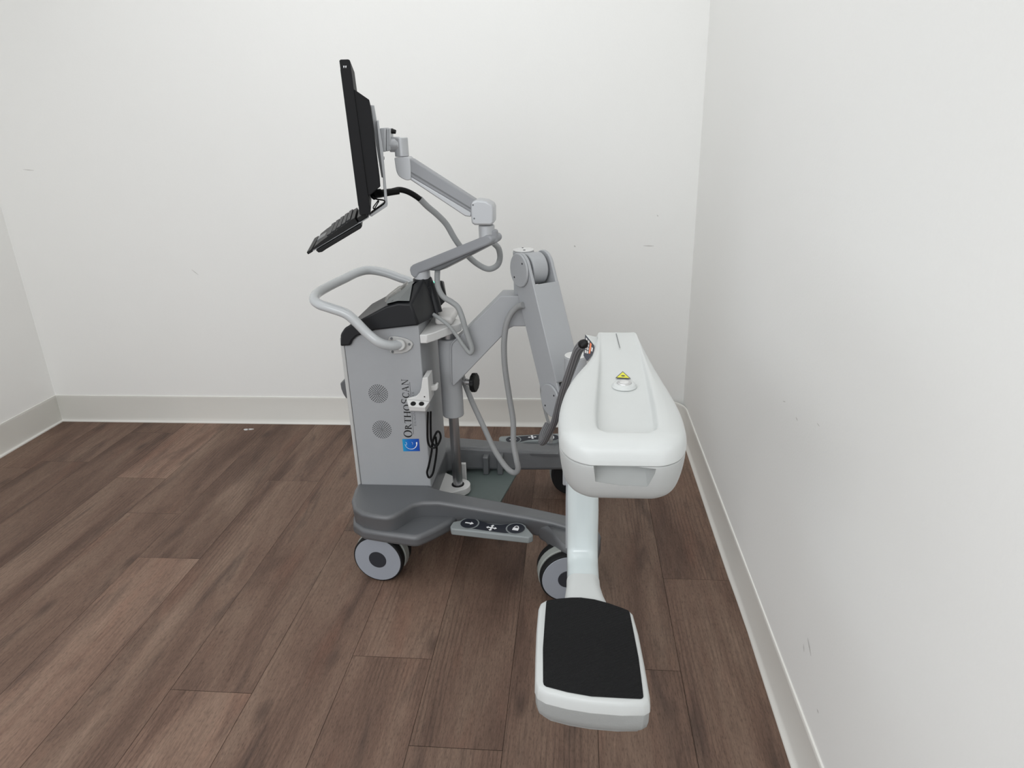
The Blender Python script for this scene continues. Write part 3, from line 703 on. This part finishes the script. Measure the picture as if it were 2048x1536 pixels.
# ---------------------------------------------------------------- the C and its two heads
def rr(cx, cy, hx, hy, r, n=5):                              # rounded rectangle
    out = []
    for sx, sy, a0 in ((1, 1, 0), (-1, 1, 90), (-1, -1, 180), (1, -1, 270)):
        for i in range(n+1):
            a = math.radians(a0+90*i/n); out.append((cx+sx*(hx-r)+r*math.cos(a), cy+sy*(hy-r)+r*math.sin(a)))
    return out
path = [(.085, 1.28, .955), (.083, 1.36, .945), (.068, 1.415, .90), (.042, 1.437, .81), (.021, 1.436, .66), (.020, 1.434, .56), (.0195, 1.431, .495), (.0195, 1.418, .461), (.020, 1.388, .4425), (.0205, 1.345, .4400), (.0205, 1.318, .4395)]
P = catmull([V(p) for p in path], 5)
bm = bmesh.new(); rings = []
for i, p in enumerate(P):
    d = (P[min(i+1, len(P)-1)]-P[max(i-1, 0)]).normalized(); x = V((1, 0, 0)); x = (x-d*x.dot(d)).normalized(); y = d.cross(x)
    rings.append([p+x*a+y*b for a, b in rr(0, 0, .0375, .0315, .024, 6)])
loft(bm, rings); ctube = link('c_arm', bm, 'tube', smooth=60)
# rail along the left flank of the tube
bm = bmesh.new(); loft(bm, [[V((x+.020-.0385+dx, 1.44+dy, z)) for dx, dy in ((-.002, -.018), (.004, -.018), (.004, .022), (-.002, .022))] for x, z in ((.001, .70), (-.001, .60), (-.001, .50), (-.0015, .47))])
link('tube_rail', bm, 'cab', ctube, bevel=.001, seg=1)

# detector head (low)
DT = .472
dpx = [(1077, 1214), (1081, 1204), (1091, 1198.5), (1128, 1194.7), (1152, 1193.7), (1182, 1196), (1209, 1202), (1236, 1210), (1257, 1217.5), (1266, 1226), (1277, 1265), (1289, 1326), (1299.5, 1388), (1299, 1400), (1288, 1406.5), (1243, 1407), (1182, 1402), (1135, 1394.5), (1093, 1384), (1076, 1374), (1071, 1362), (1072, 1299), (1074, 1248)]
top = [Z(u, v, DT) for u, v in dpx]; cen = sum(top, V())/len(top)
def scl(P, k, z): return [V((cen.x+(p.x-cen.x)*k, cen.y+(p.y-cen.y)*k, z)) for p in P]
bm = bmesh.new(); loft(bm, [scl(top, .955, DT), scl(top, .985, DT-.0025), scl(top, 1.005, DT-.009), scl(top, 1.02, DT-.028)]); det = link('detector', bm, 'head', bevel=.002, seg=2, bang=30)
bm = bmesh.new(); loft(bm, [scl(top, 1.008, DT-.0288), scl(top, 1.004, DT-.052), scl(top, .985, DT-.066), scl(top, .945, DT-.074), scl(top, .93, DT-.074), scl(top, .915, DT-.082)]); link('detector_base', bm, 'detlow', det, bevel=.002, seg=2, bang=30)
pp = [(155, 722), (160, 714), (230, 703), (300, 697), (360, 697), (440, 708), (520, 729), (600, 757), (640, 773), (648, 785), (675, 920), (700, 1050), (716, 1170), (729, 1280), (724, 1292), (712, 1296), (600, 1291), (420, 1281), (280, 1256), (155, 1223), (140, 1212), (136, 1195), (135, 1000), (145, 850)]
prism('detector_pad', [Z(1040+a/2.953, 960+b/2.953, DT) for a, b in pp], V((0, 0, .0022)), 'pad', det, bevel=.001, seg=1)
bm = bmesh.new()
loft(bm, [[V((cx+a, y, .440+b)) for a, b in rr(0, 0, hx, hz, .022, 6)] for y, cx, hx, hz in ((1.322, .0205, .0382, .0318), (1.30, .0208, .0384, .0318), (1.265, .0225, .043, .0312), (1.235, .026, .049, .029), (1.18, .03, .06, .026))])
link('detector_neck', bm, 'head', det, smooth=60)

# x-ray head (high)
ZP = .999
sec = [  # y, left, right, top, shoulder, channel left, channel right, channel depth
 (1.408, .043, .129, 1.031, .008, .050, .122, .0004), (1.37, .040, .131, 1.0345, .010, .0495, .1235, .0008), (1.30, .036, .135, 1.036, .012, .048, .1242, .002), (1.24, .029, .140, 1.036, .013, .0462, .1246, .004),
 (1.19, .014, .1445, 1.036, .015, .0440, .1248, .006), (1.14, -.004, .150, 1.036, .018, .0415, .1248, .009), (1.08, -.018, .157, 1.036, .020, .038, .1242, .012), (1.01, -.026, .164, 1.036, .022, .0340, .1228, .015),
 (.96, -.0265, .1645, 1.036, .022, .0315, .1212, .017), (.928, -.0245, .163, 1.036, .022, .0315, .1190, .0175), (.909, -.023, .1615, 1.036, .020, .0325, .1175, .0175), (.901, -.0205, .159, 1.0358, .019, .0345, .1145, .0140), (.8935, -.018, .1565, 1.0355, .018, .0400, .1080, .002), (.889, -.016, .155, 1.0352, .018, .043, .106, .0),
 (.878, -.011, .150, 1.0335, .020, .046, .104, .0), (.866, -.001, .141, 1.030, .016, .050, .100, .0), (.858, .012, .128, 1.022, .012, .054, .096, .0), (.8555, .020, .120, 1.010, .008, .056, .090, 0), (.8550, .026, .114, 1.006, .008, .056, .090, 0)]
bm = bmesh.new(); rings = []
for y, xl, xr, t, s, cl, cr, cd in sec:
    m = (cl+cr)/2; h = t-ZP
    rings.append([V(q) for q in ((xl+.012, y, ZP), (xl+.0008, y, ZP), (xl, y, ZP+.0012), (xl, y, ZP+h*.30), (xl+.001, y, ZP+h*.62), (xl+s*.35, y, t-s*.28), (xl+s, y, t-.001), ((xl+s+cl)/2-.004, y, t), (cl-.003, y, t), (cl, y, t-cd*.18), (cl+.0025, y, t-cd*.9), (cl+.007, y, t-cd),
      (m, y, t-cd), (cr-.006, y, t-cd), (cr-.0025, y, t-cd*.9), (cr, y, t-cd*.18), (cr+.003, y, t), ((cr+xr-s)/2+.003, y, t), (xr-s, y, t-.001), (xr-s*.35, y, t-s*.28), (xr-.001, y, ZP+h*.62), (xr, y, ZP+h*.30), (xr, y, ZP+.0012), (xr-.0008, y, ZP), (xr-.012, y, ZP))])
loft(bm, rings); xh = link('x_ray_head', bm, 'head', sub=2, smooth=180)
lo = [(s[1], s[0]) for s in sec[::-1]]; ro = [(s[2], s[0]) for s in sec]
ol = [(x, y) for x, y in lo] + ro[1:] if False else [(x, y) for x, y in lo] + [(x, y) for x, y in ro]
cx, cy = .07, 1.10
def sh(k, z, dy=0): return [V((cx+(x-cx)*k, cy+(y-cy)*(k if y < cy else 1-(1-k)*.6)+dy, z)) for x, y in ol]
bm = bmesh.new(); loft(bm, [sh(.93, ZP-.0010), sh(.992, ZP-.0010), sh(.996, ZP-.0022), sh(.99, .982), sh(.955, .953), sh(.90, .931), sh(.80, .921), sh(.60, .9185)])
low = link('lower_shell', bm, 'headlow', xh, sub=2, smooth=180)
bm = bmesh.new()
q0 = [Y(u, v, .84) for u, v in ((1186, 919), (1312, 932), (1311, 940), (1297, 973), (1240, 969.5), (1190, 962))]
q0 = [Y(u, v, .862) for u, v in ((1187, 921), (1311, 934), (1309, 943), (1295, 974), (1240, 971), (1191, 962))]
cc = sum(q0, V())/6
zt_ = max(p.z for p in q0)
def sc_(k, y, kz): return [V((cc.x+(p.x-cc.x)*k, y, zt_+(p.z-zt_)*kz)) for p in q0]
loft(bm, [sc_(1.06, .80, 1.25), sc_(1.0, .866, 1.0), sc_(.955, .884, .66), sc_(.90, .897, .36), sc_(.84, .902, .16)]); cu = link('cutter', bm, 'headlow', None)
cu.parent = None
cu.location = ORIGIN
low.parent = None; low.location = ORIGIN
cut(low, cu); low.parent = xh; low.location = (0, 0, 0)
if 'headlow' and not low.data.materials: low.data.materials.append(M['headlow'])
smooth_by_angle(low.data, 35)
bp_ = Z(1248.5, 769, 1.0285)
bm = bmesh.new(); add_cyl(bm, bp_+V((0, 0, -.004)), bp_+V((0, 0, .0030)), .0225, .0175, 40); lb = link('laser_button', bm, 'head', xh, bevel=.002)
bm = bmesh.new(); add_cyl(bm, bp_+V((0, 0, .002)), bp_+V((0, 0, .0045)), .0130, .0122, 36); link('button_ring', bm, 'steel', lb, bevel=.0006, seg=1)
bm = bmesh.new(); add_cyl(bm, bp_+V((0, 0, .004)), bp_+V((0, 0, .0053)), .0080, .0072, 36); link('button_face', bm, 'white', lb, bevel=.0005, seg=1)
tz = 1.0287
tp = [Z(u, v, tz) for u, v in ((1245.5, 742.5), (1230.5, 756), (1262, 757.5))]; tcn = sum(tp, V())/3
bm = bmesh.new()
for k, mi, h in ((1, 0, 0), (.80, 1, .0003)):
    f = bm.faces.new([bm.verts.new(tcn+(p-tcn)*k+V((0, 0, h))) for p in tp]); f.material_index = mi
    f.normal_update()
    if f.normal.z < 0: f.normal_flip()
sb = []
for i in range(24): r_ = .0042 if i % 2 else .0024; sb.append(V((r_*math.cos(2*math.pi*i/24), r_*math.sin(2*math.pi*i/24), .0006)))
f = bm.faces.new([bm.verts.new(tcn+V((0, -.0005, 0))+p) for p in sb]); f.material_index = 0
link_flat('laser_warning_label', bm, ['labeldark', 'yellow'], xh)
bm = bmesh.new(); f = bm.faces.new([bm.verts.new(Z(u, v, 1.0362)) for u, v in ((1231.5, 667), (1233, 667), (1240.5, 696), (1239.3, 696))]); f.normal_update()
if f.normal.z < 0: f.normal_flip()
link_flat('hairline_mark', bm, ['seam'], xh)
# keypad label on the left flank of the neck
cn = V((-.62, -.74, .26)).normalized(); c0 = Y(1178, 697, 1.318)
def cp(u, v, off=0): return PL(u, v, c0+cn*off, cn)
kq = [(1170.3, 668.5), (1188.2, 690.5), (1189, 699), (1184, 711), (1174, 722.5), (1167, 711.5)]
kh = [cp(1169.5, 667.3, -.001), cp(1189, 689.5, -.001), cp(1190, 699, -.001), cp(1185, 712.5, -.001), cp(1174, 723.5, -.001), cp(1166, 712, -.001)]
prism('keypad_housing', kh, V((.048, .035, -.022)), 'head', xh, bevel=.003)
bm = bmesh.new()
def cpoly(px, mi, off):
    f = bm.faces.new([bm.verts.new(cp(u, v, off)) for u, v in px]); f.material_index = mi; f.normal_update()
    if f.normal.dot(cn) < 0: f.normal_flip()
cpoly(kq, 0, .0012)
def bil(a, b): # keypad coordinates: a along the long edge, b across
    A0, A1, B0, B1 = (1170.3, 668.5), (1167.2, 711.5), (1189, 691), (1184, 713)
    l = (A0[0]+(A1[0]-A0[0])*a, A0[1]+(A1[1]-A0[1])*a); r = (B0[0]+(B1[0]-B0[0])*a, B0[1]+(B1[1]-B0[1])*a)
    return (l[0]+(r[0]-l[0])*b, l[1]+(r[1]-l[1])*b)
for a0 in (.10, .30, .50, .70):
    for b0_ in (.10, .32):
        cpoly([bil(a0, b0_), bil(a0+.15, b0_), bil(a0+.15, b0_+.17), bil(a0, b0_+.17)], 1, .0018)
cpoly([bil(.12, .56), bil(.82, .56), bil(.82, .72), bil(.12, .72)], 2, .0018)
cpoly([bil(.30, .76), bil(.60, .76), bil(.60, .92), bil(.30, .92)], 1, .0018)
link_flat('keypad_label', bm, ['labeldark', 'labelwhite', 'orange'], xh)

# ---------------------------------------------------------------- monitor, its arm, the tray
md = V((-.27, .963, 0)).normalized(); mp0 = Y(700, 300, 1.9)
def mm(u, v, off=0): return PL(u, v, mp0+md*off, md)
def mprism(name, px, o0, o1, mats, parent='root', **k): return prism(name, [mm(u, v, o0) for u, v in px], md*(o1-o0), mats, parent, **k)
MW = .40
mon = mprism('monitor', [(678.5, 121), (681, 119), (697, 118.5), (700, 121), (741.5, 427), (740, 429), (721, 431), (719, 428)], 0, MW, 'monitor', bevel=.003, seg=2)
mprism('rear_shell', [(702, 174), (707.5, 178), (738.5, 199.5), (744, 234), (761, 373), (740, 391), (734, 391), (718, 300)], .004, MW-.02, 'monitor', mon, bevel=.002, seg=2)
# glass on the operator's side
s0 = [mm(681.5, 137, .017), mm(717.5, 415, .017)]; nn_ = V((-md.y, md.x, 0)); nn_ = nn_ if nn_.x < 0 else -nn_
bm = bmesh.new(); Ls = MW-.034
e0 = mm(678.5, 121); e1 = mm(719, 428); dn = (e1-e0)
qq = [e0+dn*.05+md*.017, e0+dn*.05+md*(MW-.017), e0+dn*.95+md*(MW-.017), e0+dn*.95+md*.017]
f = bm.faces.new([bm.verts.new(p+nn_*.0012) for p in qq]); f.normal_update()
if f.normal.dot(nn_) < 0: f.normal_flip()
link_flat('screen', bm, ['screen'], mon)
bm = bmesh.new()
for u in (686.5, 690.5):
    f = bm.faces.new([bm.verts.new(mm(u+a, 131.5+b, -.0006)) for a, b in ((0, 0), (2.6, 0), (1.6, 4.5), (.9, 4.5))]); f.normal_update()
    if f.normal.dot(-md) < 0: f.normal_flip()
link_flat('bezel_marks', bm, ['ink'], mon)
mprism('mount_plate', [(741, 210), (748.5, 210.5), (754, 243), (762, 300), (768, 355), (763, 355), (752, 290)], .15, .25, 'silver', mon, bevel=.001, seg=1)
mprism('tray_bracket', [(753, 242), (757, 240), (766, 300), (771, 355), (775.5, 408), (774, 413), (743, 433.5), (738, 431), (769, 407), (766, 357), (759, 300)], .105, .165, 'silver', mon, bevel=.001, seg=1)
for u, v in ((755, 243), (766, 316)): cyl('screw', mm(u, v, .17), mm(u+3, v+.5, .17), .0045, 'steel', mon, bevel=.0008, n=12)
arm_y = 2.085
head_ = yprism('monitor_mount', [(759, 256.5), (771.5, 255), (771.5, 303.5), (764, 304), (762, 285)], 2.062, 2.102, 'silver', bevel=.003)
yprism('mount_clamp', [(772.3, 257.5), (781, 256), (781, 301.5), (772.3, 302.5)], 2.064, 2.098, 'silver', head_, bevel=.002)
ck = Y(781, 262, 2.064)
cyl('clamp_knob', V((ck.x-.002, 2.078, ck.z)), V((ck.x+.012, 2.078, ck.z-.003)), .0078, 'black', head_, r1=.0055, bevel=.001)
cyl('tilt_stub', Y(780, 289, arm_y), Y(800, 289, arm_y), .0215, 'silver', head_)
kt, kb = Y(802.5, 275, arm_y), Y(803, 313, arm_y); kt.x = kb.x = (kt.x+kb.x)/2
cyl('swivel_cylinder', kb, kt, .0205, 'silver', head_, bevel=.002)
h1 = yprism('spring_arm_joint', [(788.5, 315.5), (815, 313.5)] + catm2([(815, 313.5), (819.5, 318), (821.5, 335), (822, 359)], 4)[1:] + catm2([(822, 359), (815, 360.8), (805.5, 357.8), (797, 351.5), (792.5, 342), (790, 328), (788.5, 315.5)], 5)[1:-1], 2.062, 2.112, 'silver', bevel=.006, seg=4, bang=50)
sa_ = yprism('spring_arm', [(813, 317), (823, 318.5), (957, 405), (943, 431), (941, 424), (818, 352)], 2.066, 2.112, 'silverdark', bevel=.003)
yprism('spring_strut', [(818, 351), (943, 425), (941.5, 434), (930, 432.5), (820, 359.5)], 2.066, 2.104, 'silver', sa_, bevel=.003)
yprism('arm_slot', [(822, 343.5), (941, 415.5), (941, 418.5), (822, 346.5)], 2.0645, 2.067, 'base', sa_)
el = yprism('elbow_block', [(941, 408), (944, 403), (954, 400), (972, 402), (984, 409), (987.5, 416), (987.5, 446), (982, 451), (949, 450.5), (943, 447), (941.5, 430)], 2.06, 2.13, 'silver', bevel=.006, seg=4)
for u, v in ((946, 410), (948.5, 437)): cyl('screw', Y(u, v, 2.0605), Y(u, v, 2.0595), .0026, 'seam', el, bevel=.0005, n=10)
ec = Y(973.5, 462, 2.095)
cyl('elbow_pin', V((ec.x, ec.y, Y(973, 478, 2.095).z)), V((ec.x, ec.y, Y(973, 450, 2.095).z)), .0245, 'silver', el, n=40)
ln = V((.40, .917, 0)).normalized(); lp0 = Y(840, 540, 2.168)
def lm(u, v, off=0): return PL(u, v, lp0+ln*off, ln)
lo_ = prism('lower_arm', [lm(u, v) for u, v in [(818, 540), (819.5, 534), (824, 530), (832, 526.5), (850, 519.5), (960, 475), (971, 470.5), (979, 471), (984, 478), (982, 486), (974, 491), (850, 542.5), (838, 547), (833, 556), (826, 556), (821, 550)]], ln*.068, 'silverdark', bevel=.007, seg=4)
prism('arm_cable_channel', [lm(u, v, .012) for u, v in [(848, 540), (974, 488), (977, 491), (879, 541.5), (865, 541.5)]], ln*.045, 'base', lo_, bevel=.003)
er = lm(984, 476, .034)
cyl('elbow_ring', V((er.x, er.y, PL(984, 489, lp0, ln).z)), V((er.x, er.y, PL(984, 463, lp0, ln).z)), .0195, 'silverdark', lo_, bevel=.005)
cyl('arm_post', pc+V((0, 0, -.03)), pc+V((0, 0, .03)), .0265, 'silver', n=40)

# ---------------------------------------------------------------- cables that are part of the machine
tube('monitor_cable', [Y(884, 542, 2.19) if False else Y(987, 486, 2.25), Y(997, 497, 2.26), Y(1000, 515, 2.27), Y(994, 531, 2.275), Y(976, 538, 2.275), Y(952, 526, 2.27), Y(930, 505, 2.262), Y(910, 478, 2.24), Y(893, 449, 2.22), Y(874, 429, 2.20), Y(855, 413, 2.18), Y(840, 398, 2.165)], .0098, 'cable', n=16)
tube('monitor_plug', [Y(856, 414, 2.181), Y(838, 397, 2.165), Y(818, 384.5, 2.15), Y(800, 379.5, 2.14), Y(785, 382, 2.13)], .0088, 'cord', n=14)
bm = bmesh.new(); add_tube(bm, [Y(798, 382, 2.135), Y(775, 385, 2.12), Y(757, 388, 2.10)], .0135, n=14, rad=lambda t: .010+.002*t); add_tube(bm, [Y(762, 386, 2.10), Y(752, 388, 2.09), Y(745, 392, 2.08)], .013, n=12)
link('plug_body', bm, 'cord')
tube('signal_wire', [Y(745, 393, 2.0), Y(752, 398, 2.0), Y(768, 401, 2.0), Y(767, 408, 2.0), Y(752, 418, 2.0), Y(743, 424, 2.0)], .0022, 'cord', n=8)
tube('signal_wire', [Y(757, 400, 2.02), Y(747, 414, 2.02), Y(749, 417, 2.02), Y(758, 402, 2.02)], .0016, 'cord', n=8)
tube('arm_cable', [Y(875, 541, 2.20), Y(874.5, 556, 2.19), Y(876, 574, 2.17), Y(886, 593, 2.15), Y(903, 604, 2.14), Y(916, 615, 2.135), Y(924, 634, 2.13), Y(930, 655, 2.13), Y(939, 682, 2.13), Y(944, 698, 2.13), Y(940, 706, 2.13), Y(929, 694, 2.13), Y(913, 671, 2.13), Y(897, 651, 2.13), Y(881, 638, 2.135), Y(867, 629, 2.15)], .0082, 'cable', n=14, rad=lambda t: .0092-.003*max(0, min(1, (t-.55)*4)))
tube('main_cable', [Y(1046, 610, 2.11), Y(1034, 615, 2.125), Y(1021, 629, 2.13), Y(1012, 652, 2.13), Y(1008, 690, 2.13), Y(1010, 735, 2.13), Y(1018, 790, 2.13), Y(1026, 840, 2.12), Y(1027, 885, 2.10), Y(1033, 920, 2.08), Y(1036, 938, 2.08), Y(1028, 945.5, 2.09), Y(1012, 934, 2.11), Y(989, 900, 2.15), Y(968, 855, 2.19), Y(947, 810, 2.23), Y(933, 776, 2.26), Y(926, 757, 2.28), Y(920, 738, 2.29)], .0098, 'braid', n=16)
gr = cp(1165, 690)
hc_ = tube('head_cable', [cp(1165.5, 689, .004), Y(1157, 699, 1.36), Y(1148, 722, 1.42), Y(1137, 752, 1.50), Y(1127, 780, 1.58), Y(1118, 810, 1.68), Y(1109, 843, 1.78), Y(1097, 868, 1.88), Y(1089, 882, 1.95), Y(1083, 884, 2.0), Y(1085, 868, 2.05), Y(1095, 848, 2.08)], .0102, 'darkcable', n=16)
tube('cable_grommet', [cp(1172, 688, -.01), cp(1166.5, 688, .006), Y(1161, 692, 1.345)], .0095, 'black', hc_, n=14)
tube('flat_cable', [Y(1083, 755, 2.13), Y(1083.5, 785, 2.14), Y(1088, 812, 2.14), Y(1094, 835, 2.13), Y(1100, 855, 2.10), Y(1103, 872, 2.06), Y(1100, 882, 2.03)], .0105, 'braid', n=12, sx=1, sy=.5)

# ---------------------------------------------------------------- switch holder on the cabinet edge
hb = yprism('switch_holder', [(845, 756), (855.5, 755), (857, 775), (859.5, 803), (812.5, 798.5), (821, 796), (832, 793), (839, 786), (842.5, 776)], 2.012, 2.022, 'white', bevel=.0015, seg=2)
yprism('holder_flank', [(845, 756), (855.5, 755), (857, 775), (859.5, 805), (851, 816), (846, 800)], 2.016, 2.088, 'white', hb, bevel=.0015, seg=2)
hull('holder_foot', [Y(812.5, 797.5, 2.016), Y(859.5, 802.5, 2.016), Y(817.5, 812.5, 1.990), Y(850, 815, 1.990), Y(819, 821.5, 1.994), Y(851, 823, 1.994), Y(817, 812, 2.03), Y(859.5, 811, 2.045), Y(853, 822, 2.05), Y(822, 822, 2.045)], 'white', hb, bevel=.0015, seg=2)
fn = ((Y(859.5, 802.5, 2.016)-Y(812.5, 797.5, 2.016)).cross(Y(817.5, 812.5, 1.990)-Y(812.5, 797.5, 2.016))).normalized(); fn = fn if fn.y < 0 else -fn
for u in (826.5, 843):
    p = PL(u, 807.6+(u-826.5)*.03, Y(817.5, 812.5, 1.990), fn)
    cyl('switch_button', p-fn*.002, p+fn*.003, .0098, 'black', hb, r1=.008, bevel=.001, n=24)
hk = [(858.5, 771), (872, 768.5), (875, 772), (874.5, 779), (870, 781.5), (868.5, 777), (869, 774.5), (859, 776)]
yprism('holder_hook', [(859, 773), (868, 772), (872, 768), (875.5, 769.5), (875, 779), (871, 782), (860, 782.5)], 2.055, 2.075, 'white', hb, bevel=.003, seg=3)
for u, v, yy in ((849, 793.5, 2.0118),): cyl('screw', Y(u, v, yy), Y(u, v, yy-.0006), .0022, 'hole', hb, bevel=0, n=10)

# ================================================================ things that only rest on or hang from it
k0 = mm(666, 478, .1)
K_ = thing('keyboard', 'slim black keyboard with touchpad on the tilted tray below the monitor', 'keyboard', tuple(k0))
kt0, kt1 = mm(628, 499.5, .05), mm(716.5, 446.5, .05); ku = (kt1-kt0); KL = ku.length; ku.normalize(); kn_ = ku.cross(md).normalized(); kn_ = kn_ if kn_.z > 0 else -kn_
KD = .27
def kb3(a, b, h): return kt0+ku*a+md*b+kn_*h
def kbox(bm, a0, a1, b0, b1, h0, h1): add_prism(bm, [kb3(a0, b0, h0), kb3(a1, b0, h0), kb3(a1, b1, h0), kb3(a0, b1, h0)], kn_*(h1-h0))
bm = bmesh.new(); P = [kb3(a, 0, h) for a, h in ((-.004, .002), (-.002, .0005), (KL, .0005), (KL, .018), (KL-.012, .018), (.03, .010), (.004, .0065))]; add_prism(bm, P, md*KD)
link('keyboard_body', bm, 'black', bevel=.002, seg=2)
bm = bmesh.new()
for r_ in range(5):
    for c_ in range(14):
        a0 = .052+r_*(KL-.062)/5; h0 = .0115+.0075*r_/5
        kbox(bm, a0, a0+(KL-.062)/5-.004, .010+c_*.0182, .010+c_*.0182+.0152, h0-.004, h0+.004)
link('keys', bm, 'console', bevel=.0008, seg=1)
bm = bmesh.new(); kbox(bm, .008, .042, .09, .17, .004, .0105); link('touchpad', bm, 'base', bevel=.001, seg=1)

# the tray belongs to the machine
ORIGIN = V(A_.location); PARENT = A_
bm = bmesh.new(); kbox(bm, -.020, KL+.034, .012, KD-.01, -.0035, .0); link('keyboard_tray', bm, 'silver', bevel=.0008, seg=1)
tr = bpy.data.objects['keyboard_tray']
bm = bmesh.new(); kbox(bm, -.022, -.006, .0, KD, -.003, .0045); link('tray_lip', bm, 'black', tr, bevel=.001, seg=1)
bm = bmesh.new(); P = [kb3(a, .0, h) for a, h in ((.003, -.004), (.006, -.0135), (.016, -.017), (.03, -.016), (KL-.002, -.016), (KL+.006, -.012), (KL+.004, -.0045))]; add_prism(bm, P, md*(KD-.02)); link('wrist_rest_slab', bm, 'black', tr, bevel=.002, seg=2)
bm = bmesh.new(); kbox(bm, KL+.003, KL+.032, .002, KD-.02, .0005, .014); link('tray_hinge', bm, 'black', tr, bevel=.002, seg=1)

# looped black cord
px = lambda a, b: (660+a/5.12, 700+b/5.12)
D_ = thing('looped_cord', 'thin black cord looped and hanging beside the cabinet lettering from the white switch holder', 'cord', tuple(Y(860, 880, 2.02)))
A1 = [(1004, 634), (1001, 690), (998, 800), (1000, 920), (1018, 980), (1058, 1003), (1100, 975), (1132, 905), (1125, 850), (1098, 836), (1068, 890), (1046, 965), (1040, 1040), (1012, 1180), (994, 1255), (1015, 1306), (1052, 1265), (1076, 1150), (1092, 1030), (1088, 950), (1082, 890)]
B1 = [(1031, 630), (1030, 700), (1031, 820), (1036, 920), (1058, 965), (1086, 978), (1112, 955)]
bm = bmesh.new()
add_tube(bm, [Y(*px(a, b), 2.030-.0014*i*(1 if i < 10 else -1)*.3) for i, (a, b) in enumerate(A1)], .0037, n=8, per=6)
add_tube(bm, [Y(*px(a, b), 2.036) for a, b in B1], .0037, n=8, per=6)
link('cord_loop', bm, 'cord')
# scrap on the floor
ORIGIN = V((0, 0, 0)); PARENT = None
c = Z(497, 859.5, 0)
bm = bmesh.new()
for dx, dy, w, h in ((-.012, 0, .014, .010), (.008, .004, .016, .008)):
    add_prism(bm, [V((c.x+dx+w*math.cos(t)*(1+.3*math.sin(3*t)), c.y+dy+h*math.sin(t), .0004)) for t in [2*math.pi*i/12 for i in range(12)]], V((0, 0, .0012)))
o = link('paint_flake', bm, 'white', None); o['label'] = 'small white paint flake on the wood floor near the back baseboard'; o['category'] = 'paint flake'

for nm, lb in (('detector_pad', 'black ribbed pad'), ('monitor', 'charcoal flat monitor seen edge-on'), ('base', 'dark grey moulded base'), ('top_console', 'charcoal sloped top console'), ('push_handle', 'glossy grey bent tube handle'),
               ('lift_column', 'polished steel column'), ('lock_knob', 'black lobed knob'), ('c_arm', 'glossy white tube'), ('switch_holder', 'white holder with two black buttons'), ('deck_plate', 'green grey deck'), ('laser_warning_label', 'yellow triangle label'), ('maker_badge', 'blue square badge')):
    if nm in bpy.data.objects: bpy.data.objects[nm]['label'] = lb
